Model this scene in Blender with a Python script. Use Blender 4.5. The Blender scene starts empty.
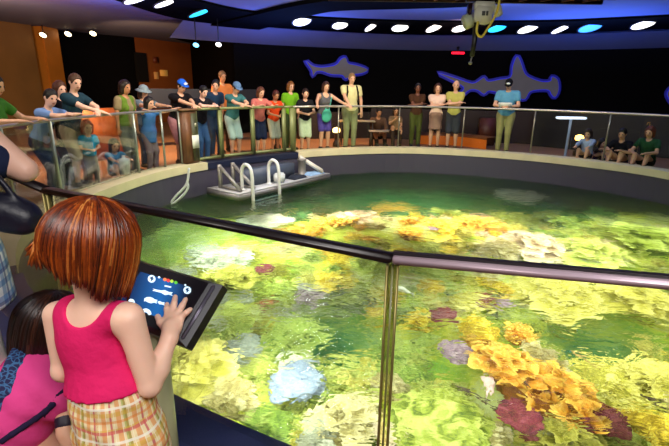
import bpy, bmesh, math, random
import numpy as np
from mathutils import Vector, Matrix, noise as mnoise
R = random.Random(7)
C = bpy.context.scene.collection
PI = math.pi

# ------------------------------------------------------------------ camera
F = 450.0
EYE = Vector((0, 0, 1.5))
PITCH = math.atan((223 - 87) / F)
ROLL = math.radians(0.8)
CAM_M = Matrix.Rotation(math.radians(90) - PITCH, 4, 'X') @ Matrix.Rotation(ROLL, 4, 'Z')
def ray(u, v):
    d = Vector(((u - 334.5) / F, (223 - v) / F, -1.0))
    return CAM_M.to_3x3() @ d
def P(u, v, d):                      # point at depth d along the optical axis
    return EYE + ray(u, v) * d
def at_z(u, v, z):
    r = ray(u, v)
    return EYE + r * ((z - EYE.z) / r.z)
def at_y(u, v, y):
    r = ray(u, v)
    return EYE + r * (y / r.y)
def proj(p):
    q = CAM_M.to_3x3().transposed() @ (Vector(p) - EYE)
    return (334.5 + F * q.x / -q.z, 223 - F * q.y / -q.z)
WATER_Z = -0.5
def uw(u, v, z):                     # point under the water seen at (u, v), bent by the surface
    a = at_z(u, v, WATER_Z)
    d = ray(u, v).normalized()
    n = Vector((0, 0, 1)); eta = 1 / 1.33
    c = -d.dot(n); k = 1 - eta * eta * (1 - c * c)
    t = d * eta + n * (eta * c - math.sqrt(k))
    return a + t * ((z - WATER_Z) / t.z)

cd = bpy.data.cameras.new('camera'); cam = bpy.data.objects.new('camera', cd); C.objects.link(cam)
cd.sensor_width = 36; cd.lens = 36 * F / 669
cd.clip_start = 0.02
cam.matrix_world = Matrix.Translation(EYE) @ CAM_M
bpy.context.scene.camera = cam

# ------------------------------------------------------------------ materials
def _nt(name):
    m = bpy.data.materials.new(name); m.use_nodes = True
    nt = m.node_tree
    return m, nt, nt.nodes['Principled BSDF']
def lin(c):
    return tuple(((x / 12.92) if x <= .04045 else ((x + .055) / 1.055) ** 2.4) for x in c[:3]) + (1,)
def hx(s):
    return tuple(int(s[i:i + 2], 16) / 255 for i in (0, 2, 4))
_MC = {}
def mat(col, rough=.6, metal=0., var=.12, scale=12., bump=.0, bscale=60., emis=None, estr=0., name=None, sss=0., spec=.5):
    key = (col, rough, metal, var, scale, bump, bscale, emis, estr, sss, spec)
    if key in _MC: return _MC[key]
    m, nt, b = _nt(name or 'surface_' + col)
    N, L = nt.nodes, nt.links
    c = lin(hx(col))
    tc = N.new('ShaderNodeTexCoord')
    nz = N.new('ShaderNodeTexNoise'); nz.inputs['Scale'].default_value = scale; nz.inputs['Detail'].default_value = 4
    L.new(tc.outputs['Object'], nz.inputs['Vector'])
    mx = N.new('ShaderNodeMix'); mx.data_type = 'RGBA'
    mx.inputs[6].default_value = tuple(x * (1 - var) for x in c[:3]) + (1,)
    mx.inputs[7].default_value = tuple(min(1, x * (1 + var)) for x in c[:3]) + (1,)
    L.new(nz.outputs['Fac'], mx.inputs[0]); L.new(mx.outputs[2], b.inputs['Base Color'])
    b.inputs['Roughness'].default_value = rough; b.inputs['Metallic'].default_value = metal
    b.inputs['Specular IOR Level'].default_value = spec
    if sss:
        b.inputs['Subsurface Weight'].default_value = sss
        b.inputs['Subsurface Radius'].default_value = (.02, .008, .004)
        b.inputs['Subsurface Scale'].default_value = .5
    if bump:
        n2 = N.new('ShaderNodeTexNoise'); n2.inputs['Scale'].default_value = bscale; n2.inputs['Detail'].default_value = 3
        L.new(tc.outputs['Object'], n2.inputs['Vector'])
        bp = N.new('ShaderNodeBump'); bp.inputs['Strength'].default_value = bump; bp.inputs['Distance'].default_value = .02
        L.new(n2.outputs['Fac'], bp.inputs['Height']); L.new(bp.outputs['Normal'], b.inputs['Normal'])
    if emis:
        b.inputs['Emission Color'].default_value = lin(hx(emis)); b.inputs['Emission Strength'].default_value = estr
    _MC[key] = m
    return m
def attr_mat(name, stops, attr='tip', rough=.6, bump=.3, bscale=40., var=.25, sss=0., emis=0., spec=.3):
    m, nt, b = _nt(name); N, L = nt.nodes, nt.links
    at = N.new('ShaderNodeAttribute'); at.attribute_name = attr
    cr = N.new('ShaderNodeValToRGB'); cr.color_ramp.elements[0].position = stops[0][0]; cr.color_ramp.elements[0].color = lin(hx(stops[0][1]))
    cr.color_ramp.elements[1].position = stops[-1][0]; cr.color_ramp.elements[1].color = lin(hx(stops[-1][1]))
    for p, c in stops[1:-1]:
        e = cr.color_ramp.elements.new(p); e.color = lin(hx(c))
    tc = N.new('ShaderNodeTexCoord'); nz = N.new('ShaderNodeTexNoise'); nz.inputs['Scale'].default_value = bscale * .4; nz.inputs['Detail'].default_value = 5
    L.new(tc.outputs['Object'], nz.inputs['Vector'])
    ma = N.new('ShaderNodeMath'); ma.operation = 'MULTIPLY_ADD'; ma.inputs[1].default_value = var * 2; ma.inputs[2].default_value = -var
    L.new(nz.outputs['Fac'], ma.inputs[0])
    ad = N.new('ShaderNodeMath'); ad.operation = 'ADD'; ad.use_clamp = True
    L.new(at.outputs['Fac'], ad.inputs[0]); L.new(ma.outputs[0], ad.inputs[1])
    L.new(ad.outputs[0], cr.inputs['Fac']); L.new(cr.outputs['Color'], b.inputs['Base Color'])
    b.inputs['Roughness'].default_value = rough; b.inputs['Specular IOR Level'].default_value = spec
    if bump:
        n2 = N.new('ShaderNodeTexNoise'); n2.inputs['Scale'].default_value = bscale
        L.new(tc.outputs['Object'], n2.inputs['Vector'])
        bp = N.new('ShaderNodeBump'); bp.inputs['Strength'].default_value = bump; bp.inputs['Distance'].default_value = .02
        L.new(n2.outputs['Fac'], bp.inputs['Height']); L.new(bp.outputs['Normal'], b.inputs['Normal'])
    return m
def plaid_mat(name, base, bands, su=1., sv=1.):
    """woven check: soft stripes along both directions of the cloth; bands = [(axis, period, phase, width, colour, weight)]"""
    m, nt, b = _nt(name); N, L = nt.nodes, nt.links
    uv = N.new('ShaderNodeUVMap'); uv.uv_map = 'cloth'
    sp = N.new('ShaderNodeSeparateXYZ'); L.new(uv.outputs['UV'], sp.inputs[0])
    prev = None
    for ax, per, ph, wd, col, wt in bands:
        a = N.new('ShaderNodeMath'); a.operation = 'MULTIPLY_ADD'; a.inputs[1].default_value = 1 / per; a.inputs[2].default_value = ph + 100
        L.new(sp.outputs[ax], a.inputs[0])
        fr = N.new('ShaderNodeMath'); fr.operation = 'FRACT'; L.new(a.outputs[0], fr.inputs[0])
        lt = N.new('ShaderNodeMath'); lt.operation = 'LESS_THAN'; lt.inputs[1].default_value = wd; L.new(fr.outputs[0], lt.inputs[0])
        ml = N.new('ShaderNodeMath'); ml.operation = 'MULTIPLY'; ml.inputs[1].default_value = wt; L.new(lt.outputs[0], ml.inputs[0])
        mx = N.new('ShaderNodeMix'); mx.data_type = 'RGBA'
        if prev is None: mx.inputs[6].default_value = lin(hx(base))
        else: L.new(prev, mx.inputs[6])
        mx.inputs[7].default_value = lin(hx(col)); L.new(ml.outputs[0], mx.inputs[0]); prev = mx.outputs[2]
    L.new(prev, b.inputs['Base Color']); b.inputs['Roughness'].default_value = .85; b.inputs['Specular IOR Level'].default_value = .2
    tc = N.new('ShaderNodeTexCoord'); n2 = N.new('ShaderNodeTexNoise'); n2.inputs['Scale'].default_value = 22
    L.new(tc.outputs['Object'], n2.inputs['Vector'])
    bp = N.new('ShaderNodeBump'); bp.inputs['Strength'].default_value = .5; bp.inputs['Distance'].default_value = .02
    L.new(n2.outputs['Fac'], bp.inputs['Height']); L.new(bp.outputs['Normal'], b.inputs['Normal'])
    return m

# ------------------------------------------------------------------ objects
def obj(name, me, m=None, parent=None, smooth=True):
    if isinstance(me, bmesh.types.BMesh):
        bm = me; me = bpy.data.meshes.new(name); bm.to_mesh(me); bm.free()
    if smooth and len(me.polygons):
        me.polygons.foreach_set('use_smooth', [True] * len(me.polygons))
    o = bpy.data.objects.new(name, me); C.objects.link(o)
    if m is not None and not me.materials: me.materials.append(m)
    if parent is not None: o.parent = parent
    return o
def tag(o, label, cat, group=None, kind=None):
    o['label'] = label; o['category'] = cat
    if group: o['group'] = group
    if kind: o['kind'] = kind
    return o
def thing(name, label, cat, loc=(0, 0, 0), rz=0, group=None):
    o = bpy.data.objects.new(name, None); C.objects.link(o); o.empty_display_size = .1
    o.location = loc; o.rotation_euler = (0, 0, rz)
    return tag(o, label, cat, group)
def struct(name, me, m, smooth=False):
    o = obj(name, me, m, None, smooth); o['kind'] = 'structure'; return o

# ------------------------------------------------------------------ mesh pieces
def bm_new(): return bmesh.new()
def add_box(bm, c, s, rot=None, bev=0.):
    r = bmesh.ops.create_cube(bm, size=1)
    vs = r['verts']
    M = Matrix.Translation(c) @ (rot.to_4x4() if rot else Matrix()) @ Matrix.Diagonal((*s, 1))
    bmesh.ops.transform(bm, matrix=M, verts=vs)
    if bev:
        es = list({e for v in vs for e in v.link_edges})
        bmesh.ops.bevel(bm, geom=es, offset=bev, segments=2, affect='EDGES')
    return bm
def box(c, s, rot=None, bev=0.): return add_box(bm_new(), c, s, rot, bev)
def frames(pts):
    T = []
    n = len(pts)
    for i in range(n):
        t = (pts[min(i + 1, n - 1)] - pts[max(i - 1, 0)])
        T.append(t.normalized() if t.length > 1e-9 else Vector((0, 0, 1)))
    up = Vector((0, 0, 1)) if abs(T[0].z) < .9 else Vector((1, 0, 0))
    A = [(up - T[0] * up.dot(T[0])).normalized()]
    for i in range(1, n):
        a = A[-1] - T[i] * A[-1].dot(T[i]); A.append(a.normalized() if a.length > 1e-6 else A[-1])
    return T, A
def add_tube(bm, pts, r, seg=8, cap=True):
    pts = [Vector(p) for p in pts]
    rs = r if isinstance(r, (list, tuple)) else [r] * len(pts)
    T, A = frames(pts); rings = []
    for p, t, a, rr in zip(pts, T, A, rs):
        b = t.cross(a)
        rings.append([bm.verts.new(p + (a * math.cos(2 * PI * k / seg) + b * math.sin(2 * PI * k / seg)) * rr) for k in range(seg)])
    for i in range(len(rings) - 1):
        for k in range(seg):
            bm.faces.new((rings[i][k], rings[i][(k + 1) % seg], rings[i + 1][(k + 1) % seg], rings[i + 1][k]))
    if cap:
        bm.faces.new(rings[0][::-1]); bm.faces.new(rings[-1])
    return bm
def add_lathe(bm, prof, c=(0, 0, 0), seg=24, rot=None):
    rings = []; M = rot or Matrix.Identity(3); c = Vector(c)
    for r, z in prof:
        rings.append([bm.verts.new(c + M @ Vector((max(r, 1e-5) * math.cos(2 * PI * k / seg), max(r, 1e-5) * math.sin(2 * PI * k / seg), z))) for k in range(seg)])
    for i in range(len(rings) - 1):
        for k in range(seg):
            bm.faces.new((rings[i][k], rings[i][(k + 1) % seg], rings[i + 1][(k + 1) % seg], rings[i + 1][k]))
    bm.faces.new(rings[0][::-1]); bm.faces.new(rings[-1])
    return bm
def add_prism(bm, poly, z0, z1, M=None):
    """closed 2-D outline extruded from z0 to z1, optionally moved by a 4x4"""
    M = M or Matrix()
    lo = [bm.verts.new(M @ Vector((x, y, z0))) for x, y in poly]
    hi = [bm.verts.new(M @ Vector((x, y, z1))) for x, y in poly]
    n = len(poly)
    f1 = bm.faces.new(lo[::-1]); f2 = bm.faces.new(hi)
    for i in range(n):
        bm.faces.new((lo[i], lo[(i + 1) % n], hi[(i + 1) % n], hi[i]))
    bm.normal_update(); bmesh.ops.triangulate(bm, faces=[f1, f2])
    bmesh.ops.recalc_face_normals(bm, faces=bm.faces)
    return bm
def basis(x, y, z, o):
    m = Matrix((x, y, z)).transposed().to_4x4(); m.translation = o; return m

# ------------------------------------------------------------------ implicit surfaces
def _l(v): return np.array([v[0], v[1], v[2]], dtype=np.float32)
class Blob:
    """smooth union / difference of tapered capsules and ellipsoids, meshed with surface nets"""
    def __init__(s): s.ops = []
    def cone(s, a, b, r1, r2=None, k=.02, op='add', grow=0., part=''):
        s.ops.append(('cone', op, k, (_l(a), _l(b), r1 + grow, (r1 if r2 is None else r2) + grow))); return s
    def ell(s, c, r, M=None, k=.02, op='add', grow=0.):
        s.ops.append(('ell', op, k, (_l(c), _l(r) + grow, None if M is None else np.array(M, dtype=np.float32)))); return s
    def plane(s, p, n, k=.004):                  # keeps the side the normal points away from
        n = Vector(n).normalized(); s.ops.append(('plane', 'int', k, (_l(p), _l(n)))); return s
    def mesh(s, h, name='blob', disp=None, relax=1):
        lo = np.full(3, 1e9); hi = -lo
        for t, op, k, a in s.ops:
            if op != 'add': continue
            if t == 'cone':
                m = max(a[2], a[3]); lo = np.minimum(lo, np.minimum(a[0], a[1]) - m); hi = np.maximum(hi, np.maximum(a[0], a[1]) + m)
            else:
                m = a[1].max(); lo = np.minimum(lo, a[0] - m); hi = np.maximum(hi, a[0] + m)
        lo = lo - 3 * h; hi = hi + 3 * h
        n = np.ceil((hi - lo) / h).astype(int) + 1
        ax = [lo[i] + h * np.arange(n[i], dtype=np.float32) for i in range(3)]
        D = np.full(n, 10., dtype=np.float32)
        for t, op, k, a in s.ops:
            if t == 'plane':
                d = (ax[0][:, None, None] - a[0][0]) * a[1][0] + (ax[1][None, :, None] - a[0][1]) * a[1][1] + (ax[2][None, None, :] - a[0][2]) * a[1][2]
                D = np.maximum(D, d); continue
            if t == 'cone':
                m = max(a[2], a[3]) + k + 2.5 * h; b0 = np.minimum(a[0], a[1]) - m; b1 = np.maximum(a[0], a[1]) + m
            else:
                m = a[1].max() + k + 2.5 * h; b0 = a[0] - m; b1 = a[0] + m
            i0 = np.clip(np.floor((b0 - lo) / h).astype(int), 0, n); i1 = np.clip(np.ceil((b1 - lo) / h).astype(int) + 1, 0, n)
            if (i1 <= i0).any(): continue
            sl = tuple(slice(i0[q], i1[q]) for q in range(3))
            X = ax[0][sl[0]][:, None, None]; Y = ax[1][sl[1]][None, :, None]; Z = ax[2][sl[2]][None, None, :]
            if t == 'cone':
                A, B, r1, r2 = a; ba = B - A; bb = float(ba @ ba) + 1e-12
                px, py, pz = X - A[0], Y - A[1], Z - A[2]
                hh = np.clip((px * ba[0] + py * ba[1] + pz * ba[2]) / bb, 0, 1)
                d = np.sqrt((px - ba[0] * hh) ** 2 + (py - ba[1] * hh) ** 2 + (pz - ba[2] * hh) ** 2) - (r1 + (r2 - r1) * hh)
            else:
                c, r, M = a
                px, py, pz = X - c[0], Y - c[1], Z - c[2]
                if M is not None:
                    px, py, pz = (px * M[0][0] + py * M[1][0] + pz * M[2][0], px * M[0][1] + py * M[1][1] + pz * M[2][1], px * M[0][2] + py * M[1][2] + pz * M[2][2])
                k0 = np.sqrt((px / r[0]) ** 2 + (py / r[1]) ** 2 + (pz / r[2]) ** 2)
                k1 = np.sqrt((px / r[0] ** 2) ** 2 + (py / r[1] ** 2) ** 2 + (pz / r[2] ** 2) ** 2) + 1e-9
                d = k0 * (k0 - 1) / k1
            S = D[sl]
            if op == 'add':
                q = np.maximum(k - np.abs(S - d), 0) / max(k, 1e-6)
                D[sl] = np.minimum(S, d) - q * q * k * .25
            elif op == 'sub':
                q = np.maximum(k - np.abs(S + d), 0) / max(k, 1e-6)
                D[sl] = np.maximum(S, -d) + q * q * k * .25
        if disp is not None: D = D + disp(ax[0][:, None, None], ax[1][None, :, None], ax[2][None, None, :])
        D[0] = D[-1] = 1; D[:, 0] = D[:, -1] = 1; D[:, :, 0] = D[:, :, -1] = 1
        return nets(D, lo, h, name, relax)
def nets(D, lo, h, name, relax=1):
    ins = D < 0
    c = [slice(None, -1), slice(1, None)]
    cnt = np.zeros(np.array(D.shape) - 1, dtype=np.int8)
    for i in (0, 1):
        for j in (0, 1):
            for k in (0, 1): cnt += ins[c[i], c[j], c[k]]
    act = (cnt > 0) & (cnt < 8)
    idx = np.full(act.shape, -1, dtype=np.int64); ids = np.argwhere(act); idx[act] = np.arange(len(ids))
    acc = np.zeros((len(ids), 3)); w = np.zeros(len(ids))
    I, J, K = ids.T
    corners = [(i, j, k) for i in (0, 1) for j in (0, 1) for k in (0, 1)]
    for p in corners:
        for ax in range(3):
            if p[ax]: continue
            q = list(p); q[ax] = 1
            a = D[I + p[0], J + p[1], K + p[2]]; b = D[I + q[0], J + q[1], K + q[2]]
            cr = (a < 0) != (b < 0)
            t = np.where(cr, a / np.where(a - b == 0, 1, a - b), 0)
            pos = np.array(p, dtype=float)[None, :].repeat(len(ids), 0); pos[:, ax] += t
            acc += pos * cr[:, None]; w += cr
    V = lo + (ids + acc / np.maximum(w, 1)[:, None]) * h
    faces = []
    for ax in range(3):
        o = [(1, 2), (2, 0), (0, 1)][ax]
        s0 = [slice(None)] * 3; s1 = [slice(None)] * 3
        s0[ax] = slice(None, -1); s1[ax] = slice(1, None)
        ch = ins[tuple(s0)] != ins[tuple(s1)]
        E = np.argwhere(ch)
        E = E[(E[:, o[0]] > 0) & (E[:, o[1]] > 0) & (E[:, o[0]] < D.shape[o[0]] - 1) & (E[:, o[1]] < D.shape[o[1]] - 1)]
        if not len(E): continue
        def cell(d0, d1):
            e = E.copy(); e[:, o[0]] -= d0; e[:, o[1]] -= d1
            return idx[e[:, 0], e[:, 1], e[:, 2]]
        Q = np.stack([cell(1, 1), cell(0, 1), cell(0, 0), cell(1, 0)], 1)
        flip = ~ins[E[:, 0], E[:, 1], E[:, 2]]
        Q[flip] = Q[flip][:, ::-1]
        faces.append(Q)
    Fc = np.concatenate(faces) if faces else np.zeros((0, 4), int)
    Fc = Fc[(Fc >= 0).all(1)]
    for _ in range(relax):
        s = np.zeros_like(V); n = np.zeros(len(V))
        for a, b in ((0, 1), (1, 2), (2, 3), (3, 0)):
            np.add.at(s, Fc[:, a], V[Fc[:, b]]); np.add.at(s, Fc[:, b], V[Fc[:, a]])
            np.add.at(n, Fc[:, a], 1); np.add.at(n, Fc[:, b], 1)
        V = V * .5 + .5 * s / np.maximum(n, 1)[:, None]
    me = bpy.data.meshes.new(name)
    me.from_pydata(V.tolist(), [], Fc.tolist()); me.update()
    return me
def set_attr(me, vals, name='tip'):
    a = me.attributes.new(name, 'FLOAT', 'POINT'); a.data.foreach_set('value', np.asarray(vals, dtype=np.float32))
def verts(me):
    v = np.zeros(len(me.vertices) * 3, dtype=np.float32); me.vertices.foreach_get('co', v); return v.reshape(-1, 3)
def cloth_uv(me, cx, cy, rad=.17):
    V = verts(me); li = np.zeros(len(me.loops), dtype=np.int32); me.loops.foreach_get('vertex_index', li)
    u = np.arctan2(V[:, 0] - cx, V[:, 1] - cy) * rad
    uvl = me.uv_layers.new(name='cloth'); uvl.data.foreach_set('uv', np.stack([u[li], V[li, 2]], 1).ravel().astype(np.float32))
# ------------------------------------------------------------------ the round tank: rail line seen from above
RAIL = [(.16, 1.14), (.8, .99), (1.6, .93), (2.8, 1.1), (4.2, 1.9), (5.6, 3.4), (6.35, 5.2), (6.5, 6.9), (6.2, 8.4), (5.55, 9.35), (4.5, 10.3), (3.07, 11.0),
        (1.57, 11.25), (.07, 10.85), (-.96, 10.25), (-1.9, 9.45), (-2.6, 8.6), (-3.05, 7.8), (-3.3, 6.9), (-3.4, 6.0), (-3.42, 5.0), (-3.2, 4.0), (-2.5, 2.95), (-1.37, 2.0), (-.85, 1.64)]
RAIL = [Vector((x, y, 0)) for x, y in RAIL]
TC = Vector((1.5, 6.2, 0))
def resample(pts, n, closed=True, smooth=True):
    out = []
    m = len(pts)
    for i in range(m if closed else m - 1):
        p0, p1, p2, p3 = (pts[(i + j) % m] if closed else pts[min(max(i + j, 0), m - 1)] for j in (-1, 0, 1, 2))
        for q in range(n):
            t = q / n
            if smooth:
                out.append(.5 * ((2 * p1) + (p2 - p0) * t + (2 * p0 - 5 * p1 + 4 * p2 - p3) * t * t + (3 * p1 - p0 - 3 * p2 + p3) * t ** 3))
            else: out.append(p1.lerp(p2, t))
    if not closed: out.append(pts[-1])
    return out
LINE = resample(RAIL, 4)
NL = len(LINE)
NORM = []
for i in range(NL):
    t = (LINE[(i + 1) % NL] - LINE[i - 1]).normalized(); NORM.append(Vector((t.y, -t.x, 0)))
if (NORM[0]).dot(LINE[0] - TC) < 0: NORM = [-n for n in NORM]
def off(d): return [p + n * d for p, n in zip(LINE, NORM)]
def ring_strip(bm, A, za, B, zb, idx=None):
    """band between two closed outlines"""
    n = len(A); idx = range(n) if idx is None else idx
    for i in idx:
        j = (i + 1) % n
        vs = [bm.verts.new((p.x, p.y, z)) for p, z in ((A[i], za), (A[j], za), (B[j], zb), (B[i], zb))]
        bm.faces.new(vs)
    bmesh.ops.remove_doubles(bm, verts=bm.verts, dist=1e-4)
    return bm
def place(u, d):
    """floor point on the sight line of column u, d metres outside the rail on its far side"""
    r = ray(u, 88); s = Vector((r.x / r.y, 1, 0))
    O = off(d); best = None
    for i in range(NL):
        a, b = O[i], O[(i + 1) % NL]
        e = b - a; den = s.x * e.y - s.y * e.x
        if abs(den) < 1e-9: continue
        t = (a.x * e.y - a.y * e.x) / den; q = (a.x * s.y - a.y * s.x) / den
        if 0 <= q <= 1 and t > 2.6 and (best is None or t > best): best = t
    return s * best
def top_z(u, v, p):                 # height at floor point p of something seen at row v
    r = ray(u, v); return EYE.z + r.z / r.y * p.y

# floor with a round opening
m_floor = mat('96684a', .55, var=.35, scale=1.2, bump=.12, bscale=90)
bm = bm_new(); O0 = off(.1); big = [TC + (p - TC).normalized() * 19 for p in O0]
ring_strip(bm, O0, 0, big, 0); bmesh.ops.recalc_face_normals(bm, faces=bm.faces)
for f in bm.faces:
    if f.normal.z < 0: f.normal_flip()
struct('floor', bm, m_floor)
# kerb: cream round the far side, dark blue in front
near = [i for i in range(NL) if LINE[i].y < 3.4]; far = [i for i in range(NL) if LINE[i].y >= 3.4]
m_cream = mat('dcd2aa', .5, var=.18, scale=3, bump=.05); m_navy = mat('3c4478', .35, var=.25, scale=5, bump=.05, bscale=30)
def kerb(idx, name, m, z):
    bm = bm_new(); A = off(.12); B = off(-.25 if name == 'trim_2' else -.22)
    ring_strip(bm, A, 0, A, z, idx); ring_strip(bm, A, z, B, z, idx); ring_strip(bm, B, z, B, -.035, idx)
    bmesh.ops.recalc_face_normals(bm, faces=bm.faces); struct(name, bm, m)
_a, _b = place(196, 0), place(289, 0)
_i = [min(range(NL), key=lambda i: (LINE[i] - p).length) for p in (_a, _b)]
dockside = [i for i in far if min(_i) <= i < max(_i)]; far = [i for i in far if i not in dockside]
kerb(far, 'trim_1', m_cream, .10); kerb(dockside, 'trim_5', mat('20263e', .45, var=.25, scale=4), .08); kerb(near, 'trim_2', m_navy, .03)
bm = bm_new(); B1 = off(-.2); ring_strip(bm, B1, -.03, B1, -.09, near); ring_strip(bm, off(-.26), -.02, off(-.26), -.06, near)
struct('trim_3', bm, mat('0b0c12', .3, var=.1))
# dark tank wall and floor
def tank_wall_mat():
    m, nt, b = _nt('tank_wall'); N, L = nt.nodes, nt.links
    g = N.new('ShaderNodeNewGeometry'); s = N.new('ShaderNodeSeparateXYZ'); L.new(g.outputs['Position'], s.inputs[0])
    nz = N.new('ShaderNodeTexNoise'); nz.inputs['Scale'].default_value = 2.5; nz.inputs['Detail'].default_value = 6; L.new(g.outputs['Position'], nz.inputs['Vector'])
    a = N.new('ShaderNodeMath'); a.operation = 'MULTIPLY_ADD'; a.inputs[1].default_value = .35; L.new(nz.outputs['Fac'], a.inputs[0]); L.new(s.outputs['Z'], a.inputs[2])
    mr = N.new('ShaderNodeMapRange'); mr.inputs['From Min'].default_value = -.55; mr.inputs['From Max'].default_value = -.3; L.new(a.outputs[0], mr.inputs['Value'])
    mx = N.new('ShaderNodeMix'); mx.data_type = 'RGBA'; mx.inputs[6].default_value = lin(hx('12382c')); mx.inputs[7].default_value = lin(hx('4a4656'))
    L.new(mr.outputs[0], mx.inputs[0]); L.new(mx.outputs[2], b.inputs['Base Color']); b.inputs['Roughness'].default_value = .45
    return m
bm = bm_new(); W = off(-.2); ring_strip(bm, W, -.03, W, -2.6); bmesh.ops.recalc_face_normals(bm, faces=bm.faces)
struct('wall_tank', bm, tank_wall_mat())

# ------------------------------------------------------------------ water
def water_mat():
    m, nt, b = _nt('rippled_water'); N, L = nt.nodes, nt.links
    N.remove(b); out = N['Material Output']
    g = N.new('ShaderNodeNewGeometry')
    n1 = N.new('ShaderNodeTexNoise'); n1.inputs['Scale'].default_value = 2.3; n1.inputs['Detail'].default_value = 2.5; n1.inputs['Distortion'].default_value = 1.2
    mp = N.new('ShaderNodeMapping'); mp.inputs['Scale'].default_value = (1., 1.5, 1); mp.inputs['Rotation'].default_value = (0, 0, .5)
    L.new(g.outputs['Position'], mp.inputs['Vector']); L.new(mp.outputs[0], n1.inputs['Vector'])
    n2 = N.new('ShaderNodeTexNoise'); n2.inputs['Scale'].default_value = 7.5; n2.inputs['Detail'].default_value = 2; n2.inputs['Distortion'].default_value = .8; L.new(mp.outputs[0], n2.inputs['Vector'])
    ad = N.new('ShaderNodeMath'); ad.operation = 'MULTIPLY_ADD'; ad.inputs[1].default_value = .33; L.new(n2.outputs['Fac'], ad.inputs[0]); L.new(n1.outputs['Fac'], ad.inputs[2])
    bp = N.new('ShaderNodeBump'); bp.inputs['Strength'].default_value = .22; bp.inputs['Distance'].default_value = .2; L.new(ad.outputs[0], bp.inputs['Height'])
    rf = N.new('ShaderNodeBsdfRefraction'); rf.inputs['IOR'].default_value = 1.33; rf.inputs['Roughness'].default_value = 0; rf.inputs['Color'].default_value = (.93, 1, .95, 1)
    gl = N.new('ShaderNodeBsdfGlossy'); gl.inputs['Roughness'].default_value = .04
    fr = N.new('ShaderNodeFresnel'); fr.inputs['IOR'].default_value = 1.33
    mx = N.new('ShaderNodeMixShader')
    for n in (rf, gl, fr): L.new(bp.outputs['Normal'], n.inputs['Normal'])
    L.new(fr.outputs[0], mx.inputs[0]); L.new(rf.outputs[0], mx.inputs[1]); L.new(gl.outputs[0], mx.inputs[2]); tl = N.new('ShaderNodeBsdfTranslucent'); tl.inputs['Color'].default_value = (.82, .9, .7, 1); m2 = N.new('ShaderNodeMixShader'); m2.inputs[0].default_value = .1
    L.new(mx.outputs[0], m2.inputs[1]); L.new(tl.outputs[0], m2.inputs[2]); L.new(m2.outputs[0], out.inputs['Surface'])
    return m
bm = bm_new(); Wp = off(-.2)
f = bm.faces.new([bm.verts.new((p.x, p.y, WATER_Z)) for p in Wp])
if f.normal.z < 0: f.normal_flip()
bm.normal_update()
if bm.faces[:][0].normal.z < 0: bm.faces[:][0].normal_flip()
w = struct('water', bm, water_mat())

# ------------------------------------------------------------------ room shell
CZ = 3.2
def wall_seg(name, a, b, z0, z1, m):
    bm = bm_new(); vs = [bm.verts.new((p[0], p[1], z)) for p, z in ((a, z0), (b, z0), (b, z1), (a, z1))]; bm.faces.new(vs)
    return struct(name, bm, m)
m_black = mat('060507', .8, var=.3, scale=.8, spec=.08); m_orange = mat('8a4a18', .7, var=.25, scale=1.5, bump=.05, bscale=20); m_brownwall = mat('7a5424', .75, var=.3, scale=1.5)
def top_xy(u, v): p = at_z(u, v, CZ); return (p.x, p.y)
L0, L1, L2, L3, L4 = top_xy(-60, 13), top_xy(31, 25), top_xy(49, 28), top_xy(134, 37), top_xy(190, 44)
wall_seg('wall_left', L0, L1, 0, CZ, m_brownwall)
wall_seg('wall_left_back', (L2[0] - .1, L2[1] + .6), (L3[0], L3[1] + .2), 0, CZ, m_black)
wall_seg('wall_recess', L3, L4, 0, CZ, m_orange)
bm = bm_new()
cpt = Vector(((L1[0] + L2[0]) / 2, (L1[1] + L2[1]) / 2, 0)); wd = (Vector(L2) - Vector(L1)).length
add_box(bm, cpt + Vector((0, .2, CZ / 2)), (wd, .4, CZ), Matrix.Rotation(math.atan2(L2[1] - L1[1], L2[0] - L1[0]), 3, 'Z'), .03)
struct('wall_pier', bm, mat('c07422', .55, var=.2, scale=2, bump=.05, bscale=20))
# black curved back wall
bm = bm_new(); RB = 11.5; WC = Vector((3.2, 5.5, 0)); pts = []
for k in range(41):
    a = math.radians(124 - k * 4.2); pts.append((WC.x + RB * math.cos(a), WC.y + RB * math.sin(a)))
for a, b in zip(pts, pts[1:]):
    bm.faces.new([bm.verts.new((p[0], p[1], z)) for p, z in ((a, 0), (b, 0), (b, 3.2), (a, 3.2))])
bmesh.ops.remove_doubles(bm, verts=bm.verts, dist=1e-4)
struct('wall_back', bm, m_black, True)
# wall joining the recess and the curved wall
wall_seg('wall_side', L4, (pts[0][0], pts[0][1]), 0, CZ, m_black)
# room behind the camera
wall_seg('wall_front', (-9, -3.5), (14.6, -3.5), 0, 3.2, mat('2a2320', .8)); wall_seg('wall_right', (14.6, -3.5), (14.6, 6), 0, 3.2, m_black)
wall_seg('wall_left_front', L0, (-9, -3.5), 0, 3.2, m_brownwall)
# ceiling
m_ceil = mat('6b7190', .7, var=.12, scale=.6, spec=.1)
bm = bm_new(); bm.faces.new([bm.verts.new(p) for p in ((-18, -4, CZ), (-18, 26, CZ), (16, 26, CZ), (16, -4, CZ))]); struct('ceiling', bm, m_ceil)
# sloping cove above the back wall
bm = bm_new(); ra, rb = RB - 1.0, RB - .04
for k in range(40):
    a0 = math.radians(134 - k * 4.2); a1 = math.radians(134 - (k + 1) * 4.2)
    q = [(WC.x + r * math.cos(a), WC.y + r * math.sin(a), z) for r, a, z in ((ra, a0, CZ - .02), (rb, a0, 2.78), (rb, a1, 2.78), (ra, a1, CZ - .02))]
    bm.faces.new([bm.verts.new(p) for p in q])
bmesh.ops.remove_doubles(bm, verts=bm.verts, dist=1e-4)
struct('trim_4', bm, m_ceil, True)
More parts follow.
